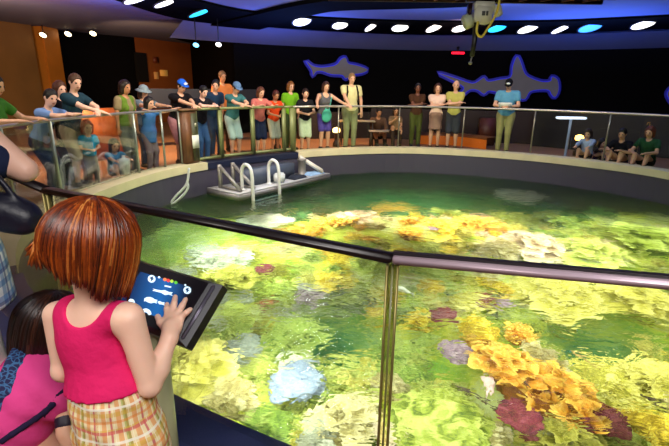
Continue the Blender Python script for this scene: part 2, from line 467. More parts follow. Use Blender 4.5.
# black soffit bands that carry the spotlights
def band(name, upper, lower, z, th=.08):
    bm = bm_new(); up = [at_z(u, v, z) for u, v in upper]; lo = [at_z(u, v, z) for u, v in lower]
    def sm(a):
        a = [Vector((p.x, p.y, 0)) for p in a]; return resample(a, 4, False)
    up, lo = sm(up), sm(lo)
    for i in range(len(up) - 1):
        v0 = [bm.verts.new((p.x, p.y, z)) for p in (up[i], up[i + 1], lo[i + 1], lo[i])]
        v1 = [bm.verts.new((p.x, p.y, z + th)) for p in (up[i], up[i + 1], lo[i + 1], lo[i])]
        bm.faces.new(v0)
        bm.faces.new((v0[0], v0[1], v1[1], v1[0])); bm.faces.new((v0[2], v0[3], v1[3], v1[2]))
    bmesh.ops.remove_doubles(bm, verts=bm.verts, dist=1e-4)
    struct(name, bm, mat('040405', .9, var=.1, spec=.02))
band('ceiling_band_1', [(120, -22), (200, 2), (255, 13), (330, 19), (420, 22), (540, 22), (620, 19), (720, 14)],
     [(85, -10), (165, 16), (215, 24), (300, 29), (400, 34.5), (540, 34), (620, 31), (720, 27)], CZ - .05)
band('ceiling_band_2', [(560, -18), (470, -9), (400, -4), (330, 1), (290, 7), (255, 15), (225, 22), (190, 31), (170, 38)],
     [(580, -6), (480, 6), (410, 9), (340, 11), (310, 16), (280, 24), (255, 31), (222, 39), (195, 44)], CZ - .09)
# ------------------------------------------------------------------ ceiling spotlights
def spot_lamp(name, label, u, v, w, h, tilt, col, strength, group, z=CZ - .1, at=None):
    p = at_z(u, v, z) if at is None else at; d = (p - EYE).length
    t = thing(name, label, 'ceiling light', p, 0, group)
    rx = w * d / F / 2 * .88
    nrm = Vector((tilt * .75, (.08 if u < 210 else -.3) if at is None else -.9, -1)).normalized()
    x = Vector((1, .0, 0)); x = (x - nrm * x.dot(nrm)).normalized(); y = nrm.cross(x)
    M = Matrix((x, y, nrm)).transposed()
    bm = bm_new(); add_lathe(bm, [(rx * .72, -.06), (rx * 1.06, -.02), (rx * 1.1, 0), (rx * 1.0, .006), (rx * .96, -.01)], (0, 0, 0), 28, M)
    obj('trim_ring', bm, mat('18181c', .4), t)
    bm = bm_new(); add_lathe(bm, [(rx * .9, -.01), (rx * .95, .006), (rx * .7, .016), (rx * .2, .022), (.001, .022)], (0, 0, 0), 28, M)
    obj('lens', bm, mat(col, .4, emis=col, estr=strength, var=0), t)
    if at is not None: obj('stem', add_tube(bm_new(), [(0, .02, -.0), (0, .02, CZ - p.z)], .015, 8), mat('18181c', .4), t)
    return t
W_, CY = 'f3efe4', '2fc6f2'
places = [(137, -1, 26, .5, W_, 'white oval ceiling spotlight cut by the top frame edge above the brown ceiling corner'), (165, 3.5, 22, .5, W_, 'white slanted ceiling spotlight beside the first cyan spotlight'),
          (200, 13, 24, .5, CY, 'cyan ceiling spotlight nearest the crossing of the black bands'), (302, 21.5, 20, .3, W_, 'white ceiling spotlight just right of the crossing of the black bands'),
          (340, 25.5, 17, .2, W_, 'white ceiling spotlight second right of the band crossing'), (371, 27, 15, .75, W_, 'thin sliver white ceiling spotlight tilted edge-on'),
          (400, 28, 18, .1, W_, 'broad white ceiling spotlight between two thin tilted ones'), (434, 28, 18, .45, W_, 'slanted white ceiling spotlight two before the hanging projector'),
          (460, 28.5, 17, .2, W_, 'white ceiling spotlight partly behind the hanging white projector'), (497, 28.5, 18, .2, CY, 'cyan ceiling spotlight beside the hanging projector cable'),
          (528, 29, 20, .25, W_, 'white ceiling spotlight next past the cyan one by the projector'), (561, 29, 18, .45, W_, 'slanted white ceiling spotlight beside the pale blue one'),
          (590, 28, 20, .1, '4aa4f4', 'pale blue ceiling spotlight on the long black band'), (643, 25, 19, .1, W_, 'last white ceiling spotlight standing apart at the band end')]
for u, v, w, tl, col, lab in places: spot_lamp('ceiling_spotlight', lab, u, v, w, 0, tl, col, 2.6 if col == W_ else 1.6, 'spotlights in the black ceiling bands')
for (u, v, lab) in [(43, 35, 'small warm downlight above the orange pier'), (68, 34, 'small warm downlight above the tall man in dark teal'), (93, 33.5, 'small warm downlight last in its row of three')]:
    spot_lamp('downlight', lab, u, v, 6, 0, 0, 'ffe6b0', 6, 'row of three warm downlights', at=at_y(u, v, at_z(u, 27 if u < 60 else 31, CZ).y - .5))
for (u, v, col, lab) in [(196, 45, '66ccff', 'small blue-white downlight under the band crossing'), (218.5, 44.5, W_, 'small white downlight right of the blue one under the band crossing')]:
    spot_lamp('downlight', lab, u, v, 6, 0, 0, col, 5, None, at=at_y(u, v, 12.6))
# ------------------------------------------------------------------ shark silhouettes on the back wall
def wall_pt(u, v):
    r = ray(u, v); s = Vector((r.x / r.y, 1, 0)); rad = RB - .5
    a = s.dot(s); b = -2 * s.dot(WC); c = WC.dot(WC) - rad * rad
    t = (-b + math.sqrt(b * b - 4 * a * c)) / (2 * a); return EYE + r * (t / r.y)
def silhouette(name, label, outline, belly=None):
    c = wall_pt(sum(p[0] for p in outline) / len(outline), sum(p[1] for p in outline) / len(outline))
    n = Vector((WC.x - c.x, WC.y - c.y, 0)).normalized(); x = Vector((-n.y, n.x, 0)); z = Vector((0, 0, 1))
    M = basis(x, z, x.cross(z), c)
    def flat(u, v):
        r = ray(u, v); t = (c - EYE).dot(n) / r.dot(n); q = EYE + r * t - c; return Vector((q.dot(x), q.z))
    pts = [flat(*p) for p in outline]
    t = thing(name, label, 'wall decoration', c, 0)
    Ml = M.copy(); Ml.translation = (0, 0, 0)
    pts2 = [Vector((p.x, p.y, 0)) for p in pts]; fine = resample(pts2, 3)
    bm = bm_new(); add_prism(bm, [(p.x, p.y) for p in fine], -.02, .02, Ml)
    obj('shark_panel', bm, mat('77747c', .7, var=.1, scale=3, emis='77747c', estr=.09), t, smooth=False)
    # flat glowing bands stand in for the blue backlight halo and its spill
    nn = len(fine); ring = []
    for i in range(nn):
        e = (fine[(i + 1) % nn] - fine[i - 1]); nr = Vector((e.y, -e.x, 0)).normalized(); ring.append(nr)
    area = sum(fine[i].x * fine[(i + 1) % nn].y - fine[(i + 1) % nn].x * fine[i].y for i in range(nn))
    sgn = 1 if area > 0 else -1
    def halo(nm, a, b, zz, st, colr):
        bm = bm_new(); A = [fine[i] + ring[i] * sgn * a for i in range(nn)]; B = [fine[i] + ring[i] * sgn * b for i in range(nn)]
        for i in range(nn):
            j = (i + 1) % nn
            bm.faces.new([bm.verts.new(Ml @ Vector((p.x, p.y, zz))) for p in (A[i], A[j], B[j], B[i])])
        obj(nm, bm, mat(colr, .6, emis=colr, estr=st, var=0), t, smooth=False)
    sg = 1 if (Ml @ Vector((0, 0, 1))).dot(n) < 0 else -1
    halo('painted_halo', -.05, .025, sg * .03, .7, '2024c8'); halo('painted_spill', -.05, .09, sg * .05, .16, '1418a0')
    return t
silhouette('shark_silhouette', 'smaller grey shark cutout with a blue glowing edge on the black wall',
           [(306, 61), (313, 66), (322, 67.5), (333, 66), (338, 63.5), (341, 59.5), (345.5, 57.8), (348, 63.5), (357, 65.5), (367.5, 69.5), (362, 73), (352, 74.5), (346, 78.5), (342.5, 75), (331, 74), (322, 71), (316, 71.5), (313, 75.5), (312, 70)])
silhouette('hammerhead_silhouette', 'large grey hammerhead shark cutout with a blue glowing edge on the black wall',
           [(438, 73), (455, 78), (472, 83.5), (480, 80), (484, 77.5), (488, 81.5), (500, 79.5), (511, 77), (513, 66), (517, 56.5), (520.5, 62), (525, 74), (533, 79), (543, 82), (551, 81), (552, 77), (557.5, 80), (558.5, 90), (555, 97), (551.5, 94), (549, 90), (540, 89.5), (530, 91.5), (525, 99), (519, 97.5), (514, 93), (500, 92.5), (489, 90.5), (484, 94), (478, 90), (470, 89.5), (463, 94.5), (461, 93), (464, 87), (452, 80)])
silhouette('ray_silhouette', 'grey cutout with a blue glowing edge cut by the right frame edge',
           [(668, 92), (675, 87), (693, 92), (703, 98), (693, 103), (675, 104), (669, 98)])
# ------------------------------------------------------------------ hanging projector and its truss
pj = P(478, 14, 4.2)
t = thing('stage_truss', 'dark red and black lighting truss along the top frame edge', 'truss', (pj.x, pj.y, 0))
bm = bm_new(); zt = P(478, -1, 4.2).z - pj.z + pj.z
for dy, dz in ((-.12, .0), (.12, .0), (0, .2)): add_tube(bm, [(-1.4, dy, zt + dz), (1.2, dy, zt + dz)], .022, 8)
obj('truss_chord', bm, mat('2b0d0a', .4, .6), t)
bm = bm_new()
for k in range(13):
    x = -1.4 + k * .2
    add_tube(bm, [(x, -.12, zt), (x + .1, 0, zt + .2), (x + .2, .12, zt)], .011, 6); add_tube(bm, [(x, .12, zt), (x + .1, -.12, zt)], .011, 6)
obj('truss_lattice', bm, mat('4a1a12', .4, .5), t)
bm = bm_new()

for x in (-1.2, 1.0): obj('truss_hanger', add_tube(bm_new(), [(x, 0, zt + .2), (x, 0, CZ)], .02, 8), mat('101010', .5), t)
def sc(px): return px * 4.2 / F
t = thing('ceiling_projector', 'white boxy projector hanging from the truss with a yellow cable', 'projector', pj)
bm = bm_new(); add_box(bm, (sc(4), 0, sc(-1)), (sc(17), sc(16), sc(15)), Matrix.Rotation(.12, 3, 'Y'), .012); add_box(bm, (sc(5), 0, sc(7)), (sc(20), sc(12), sc(8)), None, .01)
add_box(bm, (sc(19), 0, sc(3)), (sc(7), sc(9), sc(11)), Matrix.Rotation(-.3, 3, 'Y'), .01)
obj('housing', bm, mat('d8d6c4', .4, var=.1), t)
bm = bm_new(); add_box(bm, (sc(3), sc(-8.5), sc(-.5)), (sc(3), sc(.8), sc(4))); add_box(bm, (sc(6.5), sc(-8.5), sc(-.5)), (sc(2), sc(.8), sc(4)))
obj('vent_mark', bm, mat('4a4a4a', .6), t)
bm = bm_new(); add_lathe(bm, [(sc(6), -sc(4)), (sc(7), -sc(3)), (sc(7), sc(4)), (sc(5), sc(4)), (sc(5), sc(3))], (sc(-10), 0, sc(-7)), 20, Matrix.Rotation(1.2, 3, 'Y'))
obj('lamp_head', bm, mat('b9c0a4', .35, var=.2), t)
bm = bm_new(); add_box(bm, (0, 0, sc(13)), (sc(26), sc(8), sc(4)), None, .005); add_tube(bm, [(0, 0, sc(10)), (0, 0, sc(20))], sc(2), 8); add_box(bm, (sc(-9), 0, sc(2)), (sc(3), sc(10), sc(14)), None, .004)
obj('clamp_bracket', bm, mat('2a1210', .4, .5), t)
bm = bm_new(); add_tube(bm, resample([Vector((sc(a), sc(-9), sc(b))) for a, b in ((-2, -8), (-2, -18), (3, -22), (8, -15), (12, -8), (16, 2), (17, 12))], 6, False), sc(1.2), 8)
obj('cable', bm, mat('d8c23a', .5), t)
bm = bm_new(); add_tube(bm, [(sc(-1), 0, sc(-8)), (sc(-1), 0, sc(-26)), (sc(-2), 0, sc(-40))], [sc(3.2), sc(2.6), sc(2.2)], 10); obj('snoot', bm, mat('14140f', .4), t)
bm = bm_new(); add_lathe(bm, [(sc(.4), -sc(1)), (sc(2), 0), (sc(2), sc(1.5)), (sc(.6), sc(2.5))], (sc(-3), 0, sc(-47)), 14); add_tube(bm, [(sc(-2), 0, sc(-40)), (sc(-3), 0, sc(-46))], sc(.6), 6)
obj('hook', bm, mat('a8a89c', .3, .6), t)
# red sign
q = wall_pt(458, 53); q = q + (EYE - q).normalized() * .5
sg = thing('exit_light', 'small red lit sign at the top of the black back wall', 'sign', q)
obj('light_panel', box((0, 0, 0), (.42, .06, .07), None, .01), mat('ff1830', .4, emis='ff1830', estr=2.2, var=0), sg)
obj('bracket', box((0, .06, .1), (.08, .08, .2), None, .01), mat('111111', .5), sg)
# ------------------------------------------------------------------ things behind the crowd
def lowwall(name, u0, u1, v, d, m, th=.12, z0=0):
    a, b = place(u0, d), place(u1, d); z = top_z((u0 + u1) / 2, v, (a + b) / 2)
    ang = math.atan2(b.y - a.y, b.x - a.x)
    bm = box(((a + b) / 2) + Vector((0, 0, (z + z0) / 2)), ((b - a).length, th, z - z0), Matrix.Rotation(ang, 3, 'Z'), .015)
    return bm, a, b, z
bm, *_ = lowwall('x', 78, 122, 108, 2.2, None); o = obj('orange_counter', bm, mat('a8561a', .5, var=.3, scale=2)); tag(o, 'orange wooden counter front behind the seated small girl', 'counter')
bm, *_ = lowwall('x', 146, 262, 89, 3.0, None, .12, .95); struct('wall_partition', bm, mat('141a28', .5, var=.2))
bm, *_ = lowwall('x', 372, 540, 110, 3.0, None); struct('wall_parapet', bm, mat('2a1512', .6, var=.3))
bm, *_ = lowwall('x', 540, 700, 112, 2.6, None); struct('wall_parapet_right', bm, mat('15100e', .6, var=.3))
bm, *_ = lowwall('x', 297, 372, 112, 3.0, None); struct('wall_parapet_left', bm, mat('20110c', .6, var=.3))
a = place(491, 2.0)
bm = box((a.x, a.y, top_z(491, 118, a) / 2), (.42, .3, top_z(491, 118, a)), None, .02); o = obj('wooden_plinth', bm, mat('5a2a16', .5, var=.25, scale=4)); tag(o, 'reddish brown wooden plinth beside the man reading in a blue shirt', 'plinth')
# lit curved bench
a, b = place(424, 1.5), place(488, 1.3)
t = thing('curved_bench', 'low curved bench with an orange lit front behind the couple with crossed arms', 'bench', (0, 0, 0))
arc = resample([a, a.lerp(b, .35) + Vector((0, .22, 0)), a.lerp(b, .75) + Vector((0, .1, 0)), b + Vector((0, -.35, 0))], 6, False)
bm = bm_new()
for i in range(len(arc) - 1):
    p, q = arc[i], arc[i + 1]; nn = Vector((q.y - p.y, p.x - q.x, 0)).normalized()
    v = [bm.verts.new(c) for c in (p + Vector((0, 0, .3)), q + Vector((0, 0, .3)), q - nn * .45 + Vector((0, 0, .3)), p - nn * .45 + Vector((0, 0, .3)), p + Vector((0, 0, .24)), q + Vector((0, 0, .24)))]
    bm.faces.new(v[:4]); bm.faces.new((v[0], v[4], v[5], v[1]))
bmesh.ops.remove_doubles(bm, verts=bm.verts, dist=1e-4); obj('bench_seat', bm, mat('7a4418', .5), t)
bm = bm_new()
for i in range(len(arc) - 1):
    p, q = arc[i], arc[i + 1]; bm.faces.new([bm.verts.new(c) for c in (p, q, q + Vector((0, 0, .24)), p + Vector((0, 0, .24)))])
bmesh.ops.remove_doubles(bm, verts=bm.verts, dist=1e-4); obj('lit_front', bm, mat('b85c18', .5, emis='ff7a20', estr=.2, var=.5, scale=2), t)
# little floor uplights
for u, d, lab, c in [(121, 1.5, 'round warm floor light by the orange counter', 'ffd890'), (276, .9, 'glowing warm floor light behind the visitor in orange', 'ffc060'), (337, 1.0, 'glowing warm floor light beside the man with the backpack', 'ffd080'), (198, .8, 'glowing warm floor light behind the wooden control cabinet', 'ffb050'), (588, 1.2, 'glowing warm floor light beside the slim lit table', 'ffc060')]:
    p = place(u, d); t = thing('floor_light', lab, 'lamp', p)
    bm = bm_new(); add_lathe(bm, [(.09, 0), (.09, .1), (.05, .16), (.05, .3), (.11, .36), (.10, .37), (.04, .32)], seg=16); obj('lamp_stand', bm, mat('3a2818', .5), t)
    bm = bm_new(); add_lathe(bm, [(.06, .345), (.10, .40), (.09, .47), (.02, .5)], seg=16); obj('lamp_globe', bm, mat(c, .4, emis=c, estr=6, var=0), t)
# slim lit table
p = place(576, .55); zt_ = top_z(576, 118, p)
t = thing('pedestal_table', 'slim white pedestal table with a lit bar top behind the far glass', 'table', p)
bm = box((0, 0, zt_), (.62, .2, .05), None, .015); obj('table_top', bm, mat('eef4ff', .4, emis='dfeaff', estr=1.3, var=0), t)
bm = bm_new(); add_lathe(bm, [(.16, 0), (.16, .02), (.03, .05), (.028, zt_ - .03)], seg=14); obj('pole', bm, mat('8d97a4', .35, .5), t)
# tables with trays behind the glass
for u, d, v, w, lab, c in [(358, 1.15, 121, .95, 'upper pale table top beside the man with the backpack', 'a89880'), (384, .75, 131, .7, 'lower pale table top beside the blurred seated visitors', 'a08d80')]:
    p = place(u, d); z = top_z(u, v, p)
    t = thing('side_table', lab, 'table', p)
    bm = box((0, 0, z), (w, .4, .04), None, .012); obj('table_top', bm, mat(c, .5), t)
    for sx in (-1, 1):
        for sy in (-1, 1):
            bm = bm_new(); add_tube(bm, [(sx * w * .44, sy * .16, 0), (sx * w * .42, sy * .15, z)], .018, 8); obj('leg', bm, mat('3a2c22', .5), t)
# doorway furniture in the orange recess
def on_wall(u, v, A, B, lift=.03):
    A, B = Vector((A[0], A[1], 0)), Vector((B[0], B[1], 0)); n = Vector((B.y - A.y, A.x - B.x, 0)).normalized(); r = ray(u, v)
    if n.dot(ray(u, v)) > 0: n = -n
    t = (A - EYE).dot(n) / r.dot(n); return EYE + r * t + n * lift
def wall_rect(u0, v0, u1, v1, A, B, th=.06):
    a = on_wall(u0, v1, A, B); b = on_wall(u1, v1, A, B); c = on_wall((u0 + u1) / 2, v0, A, B)
    ang = math.atan2(b.y - a.y, b.x - a.x); m = (a + b) / 2
    return box((m.x, m.y, (a.z + c.z) / 2), ((b - a).length, th, c.z - a.z), Matrix.Rotation(ang, 3, 'Z'), .01)
o = struct('door_1', wall_rect(137, 53, 148, 82, L3, L4, .1), mat('0a0606', .6))
o = obj('wall_clock', wall_rect(153, 57, 158, 63, L3, L4), mat('6a2e16', .5)); tag(o, 'small dark red wall box on the orange recess wall', 'wall box')
o = obj('wall_notice', wall_rect(160, 70, 167, 76, L3, L4), mat('e0a048', .5, emis='e0a048', estr=.25)); tag(o, 'larger pale yellow notice on the orange recess wall', 'notice')
o = obj('wall_notice', wall_rect(154, 72, 158, 79, L3, L4), mat('c88a48', .5, emis='c88a48', estr=.2)); tag(o, 'narrow tan notice beside the larger yellow notice on the orange wall', 'notice')
# ------------------------------------------------------------------ glass railings
def glass_mat(name, tint, refl=1.0):
    m, nt, b = _nt(name); N, L = nt.nodes, nt.links; N.remove(b); out = N['Material Output']
    tr = N.new('ShaderNodeBsdfTransparent'); tr.inputs['Color'].default_value = tint + (1,)
    gl = N.new('ShaderNodeBsdfGlossy'); gl.inputs['Roughness'].default_value = .02
    fr = N.new('ShaderNodeFresnel'); fr.inputs['IOR'].default_value = 1.25
    ml = N.new('ShaderNodeMath'); ml.operation = 'MULTIPLY'; ml.inputs[1].default_value = refl; L.new(fr.outputs[0], ml.inputs[0])
    mx = N.new('ShaderNodeMixShader'); L.new(ml.outputs[0], mx.inputs[0]); L.new(tr.outputs[0], mx.inputs[1]); L.new(gl.outputs[0], mx.inputs[2]); L.new(mx.outputs[0], out.inputs['Surface'])
    return m
m_glass = glass_mat('clear_glass', (.96, .985, .965), .5); m_gedge = mat('6f8a5c', .2, var=.1)
m_steel = mat('b9b2a8', .28, .75, var=.1, scale=4); m_darksteel = mat('6b5a5c', .3, .7, var=.15)
def bar(p, q, w, h, m=None, bm=None, bev=.004):
    """square bar between two points"""
    p, q = Vector(p), Vector(q); d = (q - p); x = d.normalized(); n = Vector((-x.y, x.x, 0)).normalized(); z = x.cross(n)
    M = Matrix((x, n, z)).transposed()
    return add_box(bm or bm_new(), (p + q) / 2, (d.length, w, h), M, bev)
RH = 1.07
def pane(p, q, z0, z1, parent, th=.012, gap=.012):
    d = (q - p).normalized() * gap
    a, b = p + d, q - d
    x = (b - a).normalized(); n = Vector((-x.y, x.x, 0)); M = Matrix((x, n, Vector((0, 0, 1)))).transposed()
    return obj('glass_pane', box((a + b) / 2 + Vector((0, 0, (z0 + z1) / 2)), ((b - a).length, th, z1 - z0), M), m_glass, parent, False)
def V2(x, y): return Vector((x, y, 0))
J, JL, JR = V2(.16, 1.14), V2(-1.25, 1.9), V2(1.75, .80)
t = thing('front_railing', 'near clear glass railing with a dark handrail in front of the red-haired girl', 'railing', (0, 0, 0))
chain = [V2(-3.2, 4.0), V2(-2.5, 2.95), JL, J, JR, V2(3.2, 1.35)]
for a, b in zip(chain, chain[1:]): pane(a, b, .03, RH - .012, t)
m_blackrail = mat('1a1214', .3, .2, var=.1)
up = Vector((0, 0, RH - .012))
for a, b in ((chain[0], chain[1]), (chain[1], JL), (JL, J)):
    obj('handrail', bar(a + up, b + up, .046, .021), m_blackrail, t)['label'] = 'black handrail section'
for a, b in ((J, JR), (JR, chain[5])):
    h = obj('handrail', bar(a + up, b + up, .046, .021), mat('b8a2ae', .35, .4, var=.15, scale=3), t); h['label'] = 'polished steel handrail section'
    obj('rail_cap', bar(a + up + Vector((0, .012, .0125)), b + up + Vector((0, .012, .0125)), .03, .006), mat('20161c', .4), h)
m_seal = glass_mat('pale_seal', (.98, .96, .72), .6)
m_olive = mat('8c7f4a', .3, .55, var=.15, scale=6)
for p, dirx in ((J, (JR - J).normalized()), (JL, (J - JL).normalized()), (JR, (chain[5] - JR).normalized()), (chain[1], (JL - chain[1]).normalized())):
    n = Vector((-dirx.y, dirx.x, 0)); M = Matrix((dirx, n, Vector((0, 0, 1)))).transposed(); zc = (.03 + RH - .03) / 2
    bm = bm_new()
    for s in (-.0145, .0145): add_box(bm, p + dirx * s + Vector((0, 0, zc)), (.007, .024, RH - .06), M, .0015)
    po = obj('post', bm, m_olive, t)
    obj('joint_seal', box(p + Vector((0, 0, zc)), (.022, .004, RH - .06), M), m_seal, po)
    obj('joint_strip', box(p + Vector((0, 0, zc)), (.006, .01, RH - .06), M), mat('6a6a3c', .3, var=.1), po)
    obj('base_shoe', box(p + Vector((0, 0, .05)), (.09, .06, .05), M, .006), mat('2a2a30', .4, .5), po)
# the far railing follows the kerb
t = thing('far_railing', 'long curved glass railing with thin steel posts on the far side of the pool', 'railing', (0, 0, 0))
us = [(292, 0), (339, 0), (401, 0), (467, 0), (539, 0), (616, 0), (700, 0)]
FP = [place(u, 0) for u, _ in us]
def rail_run(pts, parent, m, z=RH, r=.024):
    def near_i(p): return min(range(NL), key=lambda i: (LINE[i] - p).length)
    i0, i1 = near_i(pts[0]), near_i(pts[-1]); seq = []
    step = 1 if (i1 - i0) % NL < NL / 2 else -1
    i = i0
    while i != i1: i = (i + step) % NL; seq.append(i)
    line = [pts[0]] + [LINE[i] for i in seq[1:-1]] + [pts[-1]]
    bm = bm_new(); add_tube(bm, [p + Vector((0, 0, z)) for p in line], r, 8); return obj('handrail', bm, m, parent)
rail_run(FP, t, m_steel)
def bulge(a, b):
    """a curved glass run is two flat panes meeting on the kerb line"""
    m = (a + b) / 2; i = min(range(NL), key=lambda i: (LINE[i] - m).length)
    return [a, LINE[i], b] if (a - b).length > 1.3 else [a, b]
for a, b in zip(FP, FP[1:]):
    c = bulge(a, b)
    for p, q in zip(c, c[1:]): pane(p, q, .12, RH - .02, t)
for p in FP[1:]:
    bm = bm_new(); add_tube(bm, [p + Vector((0, 0, .11)), p + Vector((0, 0, RH))], .017, 8); obj('post', bm, mat('8d8878', .3, .6), t)
# left run
t = thing('left_railing', 'curved glass railing on the left in front of the leaning boy in blue', 'railing', (0, 0, 0))
LP = [V2(-3.2, 4.0), place(-8, 0), place(44, 0), place(86, 0), place(130, 0), place(158, 0), place(176, 0)]
rail_run(LP, t, m_steel, r=.02)
for a, b in zip(LP, LP[1:]): pane(a, b, .12, RH - .02, t)
for k, p in enumerate(LP[1:]):
    if k in (2,): continue
    bm = bm_new(); add_tube(bm, [p + Vector((0, 0, .11)), p + Vector((0, 0, RH))], .02, 8); obj('post', bm, mat('9aa39a', .3, .5), t)
# olive framed run behind the dock
t = thing('framed_railing', 'olive framed glass railing behind the diving dock', 'railing', (0, 0, 0))
GP = [place(192, 0), place(218, 0), place(251, 0), place(283, 0), place(292, 0)]
m_frame = mat('7d8452', .4, .2, var=.2, scale=4)
for a, b in zip(GP, GP[1:]):
    if (a - b).length > .4: pane(a, b, .16, RH - .03, t)
    obj('rail_bar', bar(a + Vector((0, 0, RH)), b + Vector((0, 0, RH)), .07, .05), m_frame, t); obj('bottom_bar', bar(a + Vector((0, 0, .14)), b + Vector((0, 0, .14)), .05, .06), m_frame, t)
for k, p in enumerate(GP):
    w = .14 if k == 4 else .09
    x = (GP[min(k + 1, 4)] - GP[max(k - 1, 0)]).normalized(); M = Matrix((x, Vector((-x.y, x.x, 0)), Vector((0, 0, 1)))).transposed()
    obj('post', box(p + Vector((0, 0, .57)), (w, .06, .94), M, .006), m_frame, t)
# wooden control cabinet in the railing
a, b = place(177, -.02), place(191, -.02); x = (b - a).normalized(); M = Matrix((x, Vector((-x.y, x.x, 0)), Vector((0, 0, 1)))).transposed()
n_in = -Vector((-x.y, x.x, 0)) if (EYE - a).dot(Vector((-x.y, x.x, 0))) < 0 else Vector((-x.y, x.x, 0))
t = thing('control_cabinet', 'brown wooden control cabinet set between the glass runs left of the dock', 'cabinet', (0, 0, 0))
mid = (a + b) / 2; wd = (b - a).length
obj('carcass', box(mid + Vector((0, 0, .58)), (wd, .2, .94), M, .012), mat('5e3a20', .5, var=.35, scale=3), t)
obj('top_board', box(mid + Vector((0, 0, 1.07)), (wd + .06, .26, .04), M, .01), mat('6b4a2a', .45), t)
obj('side_panel', box(mid - x * wd * .24 + n_in * .105 + Vector((0, 0, .58)), (wd * .42, .012, .86), M, .004), mat('6e4626', .5, var=.3, scale=4), t)
d = obj('door', box(mid + x * wd * .24 + n_in * .105 + Vector((0, 0, .58)), (wd * .42, .012, .86), M, .004), mat('3d3f22', .5, var=.3, scale=4), t)
obj('warning_notice', box(mid + x * wd * .24 + n_in * .115 + Vector((0, 0, .5)), (.16, .006, .24), M, .003), mat('dfe3d4', .5), d)
obj('latch', box(mid + x * wd * .3 + n_in * .118 + Vector((0, 0, .8)), (.03, .02, .07), M, .003), mat('c8c8b8', .3, .7), d)

# ------------------------------------------------------------------ diving dock
DA, DB, DC, DD = V2(-2.4, 8.28), V2(-1.71, 7.8), V2(-.12, 9.92), V2(-.66, 10.1)
TZ, BZ = -.34, -.47
ax = (DC - DB).normalized(); ay = Vector((-ax.y, ax.x, 0)); AM = Matrix((ax, ay, Vector((0, 0, 1)))).transposed()
def dk(s, w, z): return DB + ax * s * (DC - DB).length + ay * w + Vector((0, 0, z))
t = thing('diving_dock', 'grey metal diving dock fixed inside the far left tank wall', 'dock', (0, 0, 0))
bm = bm_new(); add_prism(bm, [(p.x, p.y) for p in (DA, DB, DC, DD)], TZ - .025, TZ); obj('deck', bm, mat('c8cace', .45, .1, var=.15, scale=8, bump=.1, bscale=60), t)
bm = bm_new()
for a, b in ((DA, DB), (DB, DC), (DC, DD), (DD, DA)): bar(a + Vector((0, 0, (TZ + BZ) / 2 - .012)), b + Vector((0, 0, (TZ + BZ) / 2 - .012)), .05, TZ - BZ - .03, None, bm)
obj('skirt_frame', bm, mat('8a8788', .4, .4, var=.2, scale=5), t)
bm = bm_new()
for k in range(7): s = .08 + k * .13; add_box(bm, dk(s, .3, BZ + .03), (.04, .5, .05), AM)
obj('joists', bm, mat('4a4a50', .5, .4), t)
for s, fl in ((.04, 1), (.16, 1)):
    bm = bm_new(); add_box(bm, dk(s, .62, -.12), (.06, .06, .44), AM, .005)
    add_tube(bm, [dk(s, .6, .06), dk(s, .05, TZ + .02)], .035, 6); add_tube(bm, [dk(s, .6, TZ + .03), dk(s, .05, TZ + .03)], .025, 6)
    obj('bracket', bm, mat('a5a19c', .4, .4, var=.2), t)
o = obj('storage_box', box(dk(.43, .4, -.18), (1.3, .26, .3), AM, .012), mat('4a5468', .5, var=.2, scale=3)); tag(o, 'long slate blue storage box along the back of the dock', 'box')
o.parent = None
bm = bm_new(); add_lathe(bm, [(.1, TZ), (.1, TZ + .02), (.085, TZ + .03), (.085, TZ + .3), (.1, TZ + .31), (.1, TZ + .34), (.02, TZ + .35)], dk(.80, .36, 0), 20); o = obj('bollard', bm, mat('8b8782', .4, .3, var=.2)); tag(o, 'round grey bollard on the dock beside the sloping gangway', 'bollard')
t = thing('gangway', 'narrow pale sloping gangway from the kerb down to the dock', 'gangway', (0, 0, 0))
g0, g1 = dk(.83, .5, .02), dk(.96, .12, TZ + .04)
obj('plank', bar(g0, g1, .2, .03), mat('c9c4b4', .5, var=.15), t)
bm = bm_new(); dn = (g1 - g0).normalized(); sd = dn.cross(Vector((0, 0, 1))).normalized()
for s in (-.1, .1): bar(g0 + sd * s, g1 + sd * s, .02, .07, None, bm)
obj('side_rail', bm, mat('e4e0d6', .4), t)
# ladder
t = thing('pool_ladder', 'white tubular pool ladder hooked over the front edge of the dock', 'ladder', (0, 0, 0))
m_white = mat('eef0ee', .25, var=.05)
for s in (.10, .36):
    pts = [dk(s, .2, TZ), dk(s, .2, TZ + .3), dk(s, .17, TZ + .42), dk(s, .08, TZ + .48), dk(s, -.03, TZ + .43), dk(s, -.07, TZ + .3), dk(s, -.08, TZ), dk(s, -.08, -1.1)]
    bm = bm_new(); add_tube(bm, resample(pts, 5, False), .033, 10); r_ = obj('grab_rail', bm, m_white, t)
    bm = bm_new(); add_lathe(bm, [(.06, 0), (.06, .015), (.03, .03)], dk(s, .2, TZ), 16); obj('flange', bm, m_white, r_)
for k in range(3):
    bm = box(dk(.23, -.08, -.56 - .2 * k), (.26 * (DC - DB).length, .09, .03), AM, .008); obj('tread', bm, mat('bfe0ea', .3), t)
